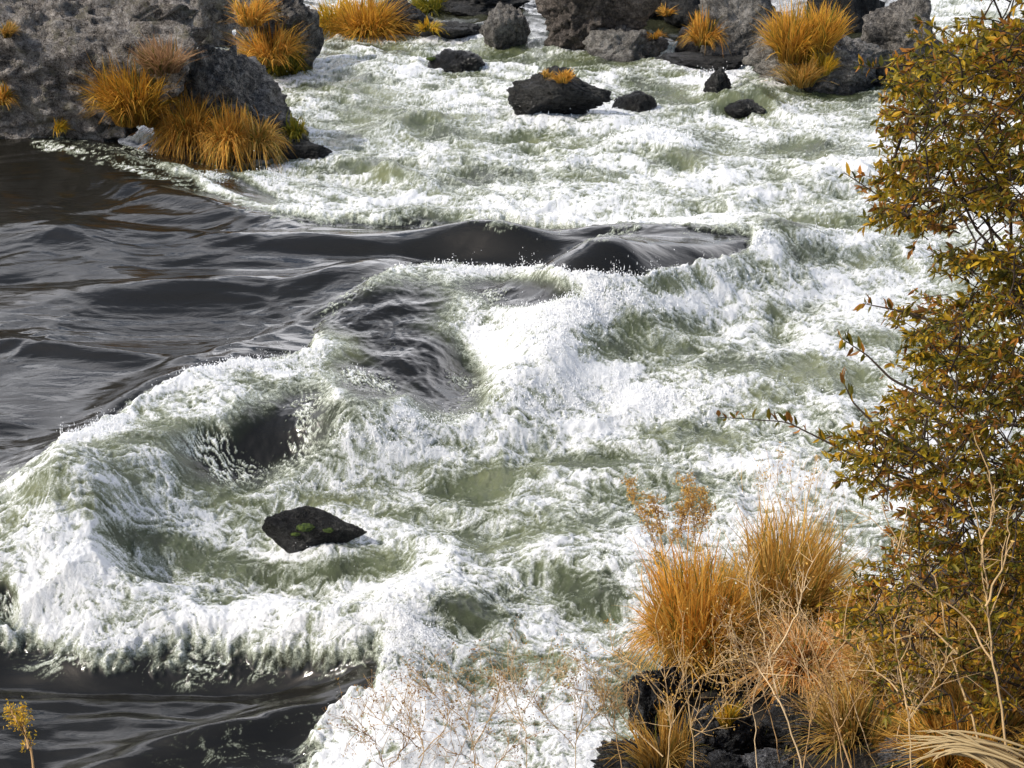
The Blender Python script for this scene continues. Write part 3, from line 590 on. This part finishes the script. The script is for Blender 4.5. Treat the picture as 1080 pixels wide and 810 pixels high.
FT = [ # base px, base py, w, h, palette, blades, label
 (142, 124, 72, 76, 'amber', 2400, 'amber tussock at the left end of the row below the outcrop', .5),
 (165, 128, 44, 56, 'gold', 900, 'brownish gold tussock just right of the amber one', .6),
 (172, 72, 56, 36, 'pale', 700, 'pale pinkish dry grass clump on the outcrop above the row', .3),
 (200, 145, 70, 58, 'orange', 1600, 'round orange tussock drooping at the centre of the row', 1.3),
 (242, 152, 58, 52, 'orange', 1300, 'fox red tussock right of centre in the row by the dark boulder', 1.3),
 (272, 152, 46, 44, 'gold', 900, 'gold tussock at the right end of the row over the wet slab', 1.3),
 (312, 142, 24, 30, 'green', 300, 'thin green gold tuft on the right flank of the dark boulder', .9),
 (285, 62, 64, 46, 'orange', 1100, 'orange tussock in front of the dark rounded boulder', .7),
 (300, 74, 46, 40, 'green', 500, 'olive drooping tussock under the orange one by the rounded boulder', 1.),
 (262, 22, 50, 32, 'orange', 500, 'orange grass at the top edge behind the rounded boulder', .4),
 (355, 34, 50, 44, 'yellow', 1100, 'bright yellow tussock left half of the pair on the far bank', .7),
 (388, 38, 74, 52, 'amber', 1800, 'largest golden tussock at the top edge on the far bank', .7),
 (455, 12, 60, 30, 'green', 700, 'olive green tussock at the top edge right of the large golden one', .7),
 (452, 30, 26, 14, 'yellow', 300, 'little yellow tuft on the dark slab under the olive tussock', .8),
 (2, 106, 26, 26, 'orange', 400, 'orange tuft cut by the left edge beside the outcrop', .9),
 (60, 136, 22, 16, 'yellow', 250, 'tiny yellow tuft at the waterline of the outcrop', .8),
 (4, 36, 26, 18, 'gold', 250, 'small gold tuft high on the outcrop at the left edge', .5),
 (594, 84, 24, 15, 'orange', 500, 'bright orange tuft on the long sloping rock', .5),
 (576, 80, 14, 11, 'gold', 200, 'tiny gold tuft left of the orange one on the sloping rock', .5),
 (742, 44, 34, 36, 'orange', 700, 'orange tussock between the dark ledge and the pale boulder', .8),
 (836, 60, 56, 58, 'amber', 1500, 'tall amber grass at the top edge on the wide grey boulder', .5),
 (866, 50, 40, 48, 'amber', 800, 'gold grass at the right of the tall clump on the wide grey boulder', .2),
 (845, 86, 50, 34, 'gold', 500, 'short gold grass low on the face of the wide grey boulder', .5),
 (868, 74, 34, 26, 'yellow', 400, 'small yellow clump in the middle of the wide grey boulder', .4),
 (690, 38, 20, 10, 'orange', 150, 'tiny rust coloured tuft on top of the ridged grey block', .6),
 (702, 14, 24, 12, 'orange', 150, 'tiny rust tuft at the top edge above the grey block', .6)]
for i, (a, b, c, d, pl, n, lb, dr) in enumerate(FT):
    tussock(a, b, c*1.0, d*1.0, pl, n, lb, 100+i, droop=dr)
# near tussocks
NTs = [
 (735, 690, 100, 150, 'orange', 1300, 'tall orange tussock at the left edge of the near bank', .35, (-.02, .0), .8),
 (714, 676, 70, 80, 'orange', 900, 'rust tussock drooping over the black rock at the left', 1.1, (-.1, 0), .8),
 (765, 672, 90, 100, 'gold', 900, 'shaggy gold grass hanging between the two tall tussocks', 1.0, (0, 0), .8),
 (824, 652, 112, 135, 'gold', 1500, 'tall gold brown tussock standing right of the first on the near bank', .25, (.02, 0), .9),
 (815, 640, 110, 150, 'orange', 700, 'thin tall grass rising behind the gold brown tussock', .1, (.02, 0), .6),
 (850, 694, 120, 60, 'peach', 1300, 'sandy orange mat of grass spilling over the grey rock', 1.1, (.15, -.1), .8),
 (905, 690, 130, 80, 'orange', 1100, 'rusty grass under the leafy shrub on the near bank', .9, (-.1, 0), .8),
 (768, 758, 26, 34, 'yellow', 160, 'small yellow green tuft alone on the black rock', .3, (0, 0), .8),
 (960, 720, 150, 90, 'gold', 1000, 'gold brown grass below the low leafy shrub', .8, (0, 0), .8),
 (1040, 760, 150, 100, 'gold', 700, 'dry brown grass in the bottom right corner', .7, (0, 0), .8),
 (900, 770, 110, 70, 'gold', 500, 'gold brown dry grass among the stalks at the bottom', .6, (0, 0), .7),
 (985, 700, 120, 90, 'orange', 1000, 'rusty orange grass in the middle of the leafy shrub', .6, (-.15, 0), .8),
 (1065, 690, 120, 110, 'gold', 800, 'tall gold grass against the right edge above the corner', .5, (-.1, 0), .8),
 (930, 660, 90, 60, 'orange', 800, 'rusty grass in the gap between the tall tussock and the willow', .7, (-.1, 0), .8),
 (1010, 800, 120, 80, 'orange', 800, 'orange brown grass behind the arching straw leaves', .7, (-.1, 0), .8),
 (700, 800, 90, 70, 'gold', 260, 'thin gold grass beside the black rock at the bottom edge', .5, (-.1, 0), .7)]
for i, (a, b, c, d, pl, n, lb, dr, ln, wd) in enumerate(NTs):
    tussock(a, b, c, d, pl, n, lb, 200+i, droop=dr, lean=ln, width=wd)

def litter():
    rs = np.random.RandomState(91); Vv = []
    n = 0
    while n < 9000:
        Vv.append((rs.uniform(.2, 6), rs.uniform(3.2, 10))); n += 1
    XY = np.array(Vv); keep = n2(XY[:, 0]*1.3, XY[:, 1]*1.3, 92) > -.15; XY = XY[keep]
    Zs = bank_z(XY[:, 0], XY[:, 1]) + (n2(XY[:, 0]*.9, XY[:, 1]*.9, 61)*.14 + n2(XY[:, 0]*2.6, XY[:, 1]*2.6, 62)*.08 + n2(XY[:, 0]*8, XY[:, 1]*8, 63)*.03 - .12)
    m = Zs > 1.5; XY, Zs = XY[m], Zs[m]; n = len(XY)
    a = rs.uniform(0, 6.283, n); L = rs.uniform(.06, .22, n); up = rs.uniform(.05, .9, n); wd = .0028
    B = np.stack([XY[:, 0], XY[:, 1], Zs-.01], 1); D = np.stack([np.cos(a)*(1.1-up), np.sin(a)*(1.1-up), up], 1); S = np.stack([-np.sin(a), np.cos(a), np.zeros(n)], 1)*wd
    mid = B + D*L[:, None]*.55; tip = B + D*L[:, None] - np.array([0, 0, 1])*(L*.25)[:, None]
    P = np.stack([B-S, B+S, mid+S, mid-S, tip+S*.2, tip-S*.2], 1); f = np.array([(0, 1, 2, 3), (3, 2, 4, 5)])
    F_ = (f[None]+(np.arange(n)*6)[:, None, None]).reshape(-1, 4)
    pc = np.array([(.5, .33, .14), (.4, .24, .1), (.55, .3, .08), (.3, .2, .1), (.25, .2, .05)]); col = pc[rs.randint(0, 5, n)]*rs.uniform(.6, 1.2, (n, 1))
    cv = np.concatenate([np.repeat(col[:, None], 6, 1), np.ones((n, 6, 1))], 2).reshape(-1, 4)
    tag(mesh_np('ground_litter', P.reshape(-1, 3), F_, M['grass'], smooth=False, attrs={'tint': ('FLOAT_COLOR', cv)}), 'short dry grass and litter covering the near bank', 'ground cover', kind='stuff')
litter()

# =============== TUBES, STALKS ===============
def tube_np(paths, sides=5):
    """paths: list of (pts Nx3, radii N) -> V,F"""
    Vs, Fs, o = [], [], 0
    for P, r in paths:
        P = np.asarray(P, float); T = np.gradient(P, axis=0); T /= np.linalg.norm(T, axis=1)[:, None]+1e-9
        ref = np.array([0.3, 1, .2]); A = np.cross(T, ref); A /= np.linalg.norm(A, axis=1)[:, None]+1e-9; B = np.cross(T, A)
        th = np.linspace(0, 2*np.pi, sides, False)
        ring = P[:, None] + (A[:, None]*np.cos(th)[None, :, None] + B[:, None]*np.sin(th)[None, :, None])*np.asarray(r)[:, None, None]
        Vs.append(ring.reshape(-1, 3)); n = len(P)
        I = np.arange(n*sides).reshape(n, sides)
        Fs.append(np.stack([I[:-1], np.roll(I[:-1], -1, 1), np.roll(I[1:], -1, 1), I[1:]], -1).reshape(-1, 4)+o); o += n*sides
    return np.vstack(Vs), np.vstack(Fs)
def bez(a, b, n, bend, rs):
    t = np.linspace(0, 1, n)[:, None]; L = np.linalg.norm(b-a)
    return a+(b-a)*t + np.sin(t*np.pi)*bend*L + np.cumsum(rs.normal(0, .012*L, (n, 3)), 0)*np.sin(t*np.pi)
def leafset(C_, D_, N_, L_, Wd, cols, fold=.25):
    """many lance shaped leaves: centre base, direction, normal"""
    D_ /= np.linalg.norm(D_, axis=1)[:, None]; S_ = np.cross(D_, N_); S_ /= np.linalg.norm(S_, axis=1)[:, None]+1e-9; N2 = np.cross(S_, D_)
    L = L_[:, None]; w_ = Wd[:, None]
    v = [C_, C_+D_*L*.35+S_*w_+N2*w_*fold, C_+D_*L*.35-N2*L*.02, C_+D_*L*.35-S_*w_+N2*w_*fold,
         C_+D_*L*.75+S_*w_*.6+N2*w_*fold-N2*L*.05, C_+D_*L*.75-N2*L*.06, C_+D_*L*.75-S_*w_*.6+N2*w_*fold-N2*L*.05, C_+D_*L-N2*L*.14]
    V_ = np.stack(v, 1); f = np.array([(0, 2, 1, 1), (0, 3, 2, 2), (1, 2, 5, 4), (2, 3, 6, 5), (4, 5, 7, 7), (5, 6, 7, 7)])
    tri = np.array([(0, 2, 1), (0, 3, 2), (1, 2, 5), (1, 5, 4), (2, 3, 6), (2, 6, 5), (4, 5, 7), (5, 6, 7)])
    n = len(C_); Ff = (tri[None]+(np.arange(n)*8)[:, None, None]).reshape(-1, 3)
    cv = np.concatenate([np.repeat(cols[:, None, :], 8, 1), np.ones((n, 8, 1))], 2).reshape(-1, 4)
    return V_.reshape(-1, 3), Ff, cv
def dry_weed(px, py, dist, paths, label, seed, heads='gold', nh=5, rad=.0035, headr=.012, name='dry_weed', twig=.5, group='dry weed stalks', tsc=1.0):
    """paths in photo pixels at a given distance; a stem mesh and a seed head mesh"""
    rs = np.random.RandomState(seed); base = Dp(px, py, dist)
    root = empty(name, base); tag(root, label, 'dry weed', group)
    tp, heads_c = [], []
    for path in paths:
        dd = dist
        pts3 = np.array([Dp(a, b, dist + (rs.uniform(-.12, .12) if i else 0)) for i, (a, b) in enumerate(path)])
        t = np.linspace(0, len(path)-1, 6*(len(path)-1)+1); P = np.stack([np.interp(t, range(len(path)), pts3[:, k]) for k in range(3)], 1)
        P += np.cumsum(rs.normal(0, .0035, P.shape), 0)
        r = np.linspace(rad, rad*.45, len(P)); tp.append((P, r))
        for q in range(int(len(P)*twig)):
            i = rs.randint(len(P)//3, len(P)); d = P[min(i+1, len(P)-1)]-P[i-1]; d /= np.linalg.norm(d)+1e-9
            d = d*.8 + rs.normal(0, .55, 3); d[2] += .35; d /= np.linalg.norm(d); L = rs.uniform(.06, .22)*tsc
            e_ = P[i]+d*L; T = bez(P[i], e_, 6, rs.normal(0, .08, 3), rs); tp.append((T, np.linspace(rad*.55, rad*.25, 6)))
            heads_c.append(T[-1])
            for z in range(2):
                k = rs.randint(2, 5); d2 = d*.6+rs.normal(0, .6, 3); d2 /= np.linalg.norm(d2); e2 = T[k]+d2*L*.45
                tp.append((np.array([T[k], (T[k]+e2)/2+rs.normal(0, .004, 3), e2]), [rad*.35, rad*.3, rad*.2])); heads_c.append(e2)
        heads_c.append(P[-1])
    V_, F_ = tube_np(tp, 4); sc_ = np.array([(.50, .34, .17), (.42, .26, .12), (.58, .42, .24)])
    col = np.concatenate([np.tile(sc_[rs.randint(3)], (len(V_), 1))*rs.uniform(.85, 1.15, (len(V_), 1)), np.ones((len(V_), 1))], 1)
    mesh_np('stem', V_, F_, M['stalk'], parent=root, loc=tuple(base), attrs={'tint': ('FLOAT_COLOR', col)})
    if nh:
        H_ = np.array(heads_c); H_ = np.repeat(H_, nh, 0)+rs.normal(0, headr, (len(H_)*nh, 3)); n = len(H_)
        pc = np.array(PAL[heads]); cols = pc[rs.randint(0, len(pc), n)]*rs.uniform(.6, 1.2, (n, 1))
        Dd = rs.normal(0, 1, (n, 3)); Dd[:, 2] += .5
        V_, F_, cv = leafset(H_, Dd, rs.normal(0, 1, (n, 3)), rs.uniform(.8, 1.7, n)*headr, rs.uniform(.2, .4, n)*headr, cols)
        mesh_np('leaves_or_seed_heads', V_, F_, M['leaf'], parent=root, loc=tuple(base), attrs={'tint': ('FLOAT_COLOR', cv)})  # these are the weed's seed heads, not leaves
    return root
dry_weed(1068, 820, 5.2, [[(1068, 820), (1052, 715), (1040, 640), (1034, 575), (1020, 520)], [(1040, 640), (1056, 600), (1070, 560)], [(1050, 700), (1020, 650), (975, 615), (945, 575)], [(1034, 575), (1045, 545), (1036, 505)]], 'tallest dry stalk with forked top near the right edge', 301, nh=1, rad=.005, twig=.25)
dry_weed(1045, 825, 5.3, [[(1045, 825), (1020, 740), (1008, 690), (1002, 640), (985, 605), (950, 575)], [(1008, 690), (975, 655), (940, 640)]], 'tan dry stalk curving left in front of the low leafy shrub', 302, nh=1, rad=.005, twig=.25)
dry_weed(905, 825, 5.5, [[(905, 825), (880, 740), (862, 680), (838, 640), (800, 615)], [(870, 705), (905, 660), (925, 640)], [(880, 740), (850, 700), (830, 670), (815, 650)]], 'pale branched stalk rising past the sandy orange mat', 303, nh=2, rad=.0045, twig=.35)
dry_weed(850, 825, 5.4, [[(850, 825), (828, 750), (815, 690), (805, 640), (790, 600)], [(828, 750), (800, 700), (770, 660)], [(815, 690), (835, 650), (845, 610)]], 'thin pale stalk in front of the tall gold brown tussock', 304, nh=2, rad=.0042, twig=.4)
dry_weed(962, 830, 5.2, [[(962, 830), (955, 760), (940, 700), (930, 650)], [(955, 760), (985, 710), (1000, 680)], [(948, 730), (915, 690), (890, 672)]], 'short dry stalk beside the arching straw leaves', 305, nh=2, rad=.004, twig=.5)
dry_weed(700, 830, 5.6, [[(700, 830), (706, 770), (700, 710), (690, 660)], [(706, 770), (730, 720), (752, 700)], [(703, 745), (670, 700), (650, 690)], [(700, 800), (660, 760), (632, 720)]], 'golden dry weed in front of the black rock at the left of the bank', 306, nh=4, rad=.0035, twig=.9, headr=.010)
dry_weed(735, 830, 5.6, [[(735, 830), (732, 780), (720, 740), (712, 700)], [(732, 780), (760, 745), (775, 720)]], 'small golden weed right against the black rock', 307, nh=3, rad=.003, twig=.8, headr=.009)
for (px, d, path, lb, sd_) in [
    (555, 5.4, [[(555, 830), (556, 770), (548, 730), (540, 700)], [(556, 770), (530, 725), (510, 706)], [(552, 750), (580, 715), (600, 705)]], 'tallest sparse brown weed over the foam at the bottom centre', 311),
    (500, 5.4, [[(500, 840), (498, 790), (490, 745), (470, 712)], [(498, 790), (520, 750), (530, 722)], [(494, 765), (465, 740), (450, 725)]], 'sparse brown weed just left of the tallest one at the bottom', 312),
    (440, 5.4, [[(440, 840), (445, 790), (430, 755), (425, 730)], [(445, 790), (415, 765), (395, 750)], [(442, 800), (470, 770), (480, 745)]], 'low brown weed at the left end of the bottom group', 313),
    (610, 5.5, [[(610, 840), (605, 790), (612, 750), (600, 720)], [(605, 790), (580, 760), (570, 740)], [(608, 780), (632, 750), (640, 735)]], 'thin brown weed at the right end of the bottom group', 314),
    (400, 5.4, [[(400, 850), (410, 810), (400, 780), (385, 765)], [(410, 810), (430, 790), (436, 775)]], 'tiny brown weed nearest the dark lower wave', 315),
    (520, 5.3, [[(520, 850), (525, 810), (540, 790)], [(525, 815), (500, 800), (480, 790)]], 'bushy brown weed at the very bottom between the taller ones', 316)]:
    dry_weed(px, 830, d, path, lb, sd_, heads='brown', nh=3, rad=.0024, twig=.95, headr=.009, group='sparse brown weeds at the bottom')
dry_weed(36, 830, 4.6, [[(36, 835), (30, 790), (20, 762), (12, 745)], [(30, 790), (24, 760), (28, 748)]], 'small yellow flowering weed in the bottom left corner', 320, heads='yellow', nh=7, rad=.004, twig=.8, headr=.008, tsc=.16)
for i, (u, v, h_, ln, lb) in enumerate([
    (798, 800, 120, -30, 'thin pale twig at the waterside end of the near bank, over the black rocks'), (822, 790, 150, -50, 'long thin pale twig leaning left towards the tall orange tussock'),
    (848, 805, 100, 25, 'short pale twig leaning right beside the pale grey bottom stone'), (872, 770, 130, -60, 'pale twig bent left across the sandy orange mat'),
    (890, 805, 90, -20, 'short twig standing in the gold brown dry grass at the bottom'), (918, 780, 140, -70, 'long twig arching left over the rusty grass'),
    (938, 800, 120, 30, 'thin twig leaning right just above the arching straw leaves'), (985, 790, 110, -30, 'thin twig in front of the dark foot of the leafy shrub'),
    (1010, 770, 140, -60, 'twig crossing the two tallest dry stalks from the right'), (1060, 775, 120, -40, 'thin pale twig closest to the bottom right corner'),
    (655, 800, 70, -20, 'short twig at the bottom edge left of the black rock')]):
    rs_ = np.random.RandomState(500+i); d_ = 5.4+(815-v)/70*.9
    dry_weed(u, v+15, d_, [[(u, v+15), (u+ln*.3, v-h_*.4), (u+ln*.6, v-h_*.75), (u+ln, v-h_)], [(u+ln*.3, v-h_*.4), (u+ln*.3+rs_.uniform(-40, 40), v-h_*.8)]], lb, 510+i, nh=2, rad=.0026, twig=1.0, headr=.008, group='thin twigs tangled over the near bank', tsc=.9, heads='straw')
# yellow seed plumes left of the first tall tussock
dry_weed(705, 650, 7.2, [[(712, 650), (700, 590), (684, 545), (668, 508)], [(700, 590), (700, 550), (690, 520)], [(700, 590), (715, 560), (722, 535)]], 'upright golden plumed weed behind the left tall tussock', 330, heads='gold', nh=8, rad=.003, twig=1.5, headr=.012, tsc=.32)
dry_weed(735, 640, 7.2, [[(738, 640), (734, 580), (728, 540), (726, 515)], [(734, 580), (745, 550), (742, 525)]], 'second golden plumed weed above the left tall tussock', 331, heads='gold', nh=8, rad=.003, twig=1.5, headr=.012, tsc=.32)
dry_weed(840, 560, 7.4, [[(840, 570), (836, 530), (832, 490)], [(850, 570), (852, 520), (862, 480)], [(830, 570), (815, 530), (805, 500)], [(845, 560), (820, 510), (822, 470)]], 'feathery pale grass heads above the tall gold brown tussock', 332, heads='straw', nh=3, rad=.0018, twig=.7, headr=.011, tsc=.5)
# arching straw leaves, bottom right
def arching():
    rs = np.random.RandomState(41); base = Dp(1085, 815, 4.9); tp = []
    for i in range(26):
        a = np.array(base)+rs.normal(0, .035, 3); e_ = np.array(Dp(940+rs.uniform(0, 60), 790+rs.uniform(-22, 18), 4.8)); m = np.array(Dp(1020+rs.uniform(-15, 15), 768+rs.uniform(-6, 12), 4.8))
        t = np.linspace(0, 1, 10)[:, None]; P = a*(1-t)**2+2*m*t*(1-t)+e_*t*t; tp.append((P, .005*np.sin(np.linspace(.5, 3.05, 10))+.0006))
    V_, F_ = tube_np(tp, 4); col = np.concatenate([np.tile((.66, .50, .26), (len(V_), 1)), np.ones((len(V_), 1))], 1)
    tag(mesh_np('straw_leaves', V_, F_, M['grass'], loc=tuple(base), attrs={'tint': ('FLOAT_COLOR', col)}), 'bundle of pale straw leaves arching left in the bottom right corner', 'straw leaves')
arching()

# =============== SHRUBS ===============
LPAL = np.array([(.28, .22, .02), (.42, .29, .02), (.55, .32, .02), (.48, .20, .03), (.16, .15, .02), (.66, .42, .03), (.34, .15, .03), (.10, .10, .015), (.75, .55, .04)])
def shrub(name, label, base, poly, holes, ntw, dr, seed, pw, leaf=(.032, .065), lw=.16, sprigs=(), nl=15, tl=(.14, .34)):
    rs = np.random.RandomState(seed); base = np.array(base)
    root = empty(name, tuple(base)); tag(root, label, 'shrub')
    us, vs = zip(*poly); tg = []
    while len(tg) < ntw:
        u, v = rs.uniform(min(us), max(us)), rs.uniform(min(vs), max(vs))
        s_ = float(sdpoly(np.array([u]), np.array([v]), poly)[0])
        if s_ > 0: continue
        if s_ > -26 and rs.uniform() > (-s_/26)*.85+.15: continue
        if any(((u-a)/c)**2+((v-b)/d)**2 < 1 and rs.uniform() < .93 for a, b, c, d in holes): continue
        t3 = np.array(Dp(u, v, rs.uniform(*dr))); tg.append(t3)
    tg = np.array(tg)
    # main limbs: cluster targets
    nm = 16; cen = tg[rs.choice(len(tg), nm, False)]
    tp = []; limbs = []
    for c in cen:
        end = c + (base-c)*.12
        P = bez(base+rs.normal(0, .08, 3), end, 14, np.array([.0, .05, .12])*rs.uniform(.3, 1.2), rs); limbs.append(P)
        tp.append((P, np.linspace(.013, .004, 14)))
    LP = np.vstack(limbs)
    LC, LD, LN, col_i, LL = [], [], [], [], []
    def twig(a, b, n_leaf, r0=.0028, up=.25, dens=1.):
        P = bez(a, b, 8, np.array([0, 0, .08]), rs); tp.append((P, np.linspace(r0, .0011, 8)))
        ax = (P[-1]-P[0]); ax /= np.linalg.norm(ax)+1e-9
        base_c = rs.choice(len(LPAL), p=pw)
        for k in range(n_leaf):
            t = rs.uniform(.15, 1)*7; i = int(min(t, 6)); c = P[i]+(P[i+1]-P[i])*(t-i)
            d = ax*rs.uniform(.2, .9)+rs.normal(0, .55, 3); d[2] += rs.uniform(-.8, .35)
            LC.append(c); LD.append(d); LN.append(rs.normal(0, 1, 3)+np.array([-.3, 0, 1.1])); LL.append(rs.uniform(*leaf))
            col_i.append(base_c if rs.uniform() < .5 else rs.choice(len(LPAL), p=pw))
    tg = tg[np.argsort(np.linalg.norm(tg-base, axis=1))]
    for t3 in tg:
        d = np.linalg.norm(LP-t3, axis=1)+.35*np.maximum(t3[0]-LP[:, 0]+.1, 0)*-0+.5*np.maximum(LP[:, 0]*-1+t3[0], 0)
        a = LP[np.argmin(d)]
        v = t3-a; L = np.linalg.norm(v)
        dirn = np.array([-.75, rs.normal(0, .4), rs.uniform(-.35, .45)])
        st = t3 - dirn*rs.uniform(*tl)*.6
        if L > .12:
            cb = bez(a, st, 7, np.array([0, 0, .06]), rs); tp.append((cb, np.linspace(.004, .0024, 7))); LP = np.vstack([LP, cb[2:]])
        twig(st, t3 + dirn*rs.uniform(*tl)*.4, rs.randint(nl-5, nl+6))
    for (path, n_leaf, ds) in sprigs:
        pts3 = np.array([Dp(a, b, ds) for a, b in path]); t = np.linspace(0, len(path)-1, 8*(len(path)-1)+1)
        P = np.stack([np.interp(t, range(len(path)), pts3[:, k]) for k in range(3)], 1)
        P[1:-1] = (P[:-2]+P[1:-1]*2+P[2:])/4
        tp.append((P, np.linspace(.008, .002, len(P))))
        for k in range(int(n_leaf*1.5)):
            i = rs.randint(len(P)//4, len(P)-1) if k > 3 else len(P)-1-k; ax = P[i]-P[i-1]; ax /= np.linalg.norm(ax)
            d = ax*.5+np.array([0, 0, rs.choice([-1.1, 1.1, .9])])+rs.normal(0, .3, 3)
            LC.append(P[i]); LD.append(d); LN.append(rs.normal(0, 1, 3)); LL.append(rs.uniform(*leaf)*1.35); col_i.append(rs.choice([0, 2, 4, 6, 7, 3]))
    V_, F_ = tube_np(tp, 4)
    col = np.concatenate([np.tile((.055, .04, .03), (len(V_), 1)), np.ones((len(V_), 1))], 1)
    mesh_np('branches', V_, F_, M['stalk'], parent=root, loc=tuple(base), attrs={'tint': ('FLOAT_COLOR', col)})
    n = len(LC); LL = np.array(LL); cols = LPAL[np.array(col_i)]*rs.uniform(.35, 1.1, (n, 1))
    V_, F_, cv = leafset(np.array(LC), np.array(LD), np.array(LN), LL, LL*lw*rs.uniform(.8, 1.25, n), cols)
    mesh_np('leaves_or_seed_heads', V_, F_, M['leaf'], parent=root, loc=tuple(base), attrs={'tint': ('FLOAT_COLOR', cv)}, smooth=False)
pw = np.array([.24, .17, .15, .09, .15, .05, .09, .05, .02]); pw /= pw.sum()
shrub('willow_shrub', 'tall willow with olive and gold narrow leaves filling the right edge', Dp(1200, 560, 6.6),
      [(1000, -30), (985, 30), (938, 70), (925, 120), (938, 160), (922, 185), (905, 205), (930, 235), (985, 262), (990, 290), (952, 318), (945, 370), (955, 400), (915, 440), (880, 465), (885, 520), (930, 560), (960, 600), (1150, 640), (1150, -30)],
      [(1030, 250, 50, 19), (1008, 308, 34, 13), (965, 160, 14, 8), (1020, 180, 16, 7), (950, 255, 20, 10), (1040, 400, 16, 7), (985, 440, 18, 7), (1050, 480, 18, 8), (1030, 560, 22, 9), (925, 545, 40, 26), (1060, 235, 30, 9), (985, 215, 12, 8), (1000, 15, 30, 18), (1045, 14, 48, 20), (955, 500, 14, 10), (990, 560, 18, 12)],
      1150, (5.3, 6.8), 5, pw, leaf=(.022, .050), lw=.17, nl=29, sprigs=[
      ([(1000, 520), (930, 495), (870, 465), (830, 445), (758, 440)], 26, 5.7), ([(1000, 430), (940, 400), (915, 375), (885, 355)], 12, 5.7), ([(1000, 500), (930, 455), (900, 425), (888, 400)], 12, 5.7),
      ([(1010, 350), (960, 330), (935, 325), (910, 320)], 10, 5.8), ([(1080, 185), (1000, 210), (940, 215), (890, 182)], 6, 5.8), ([(1020, 60), (960, 68), (920, 72), (905, 68)], 16, 5.8), ([(1000, 240), (950, 226), (925, 232)], 8, 5.8), ([(960, 120), (938, 180), (930, 210)], 8, 5.8)])
pw2 = np.array([.24, .16, .16, .14, .12, .06, .08, .03, .01]); pw2 /= pw2.sum()
shrub('leafy_shrub', 'low olive shrub with small leaves behind the dry stalks at the lower right', Dp(1120, 760, 5.9),
      [(905, 590), (935, 560), (1150, 540), (1150, 800), (1000, 800), (950, 760), (900, 720), (870, 660)], [(890, 700, 20, 20), (1000, 740, 30, 16)],
      520, (5.2, 6.5), 6, pw2, leaf=(.022, .045), nl=19, tl=(.1, .25))
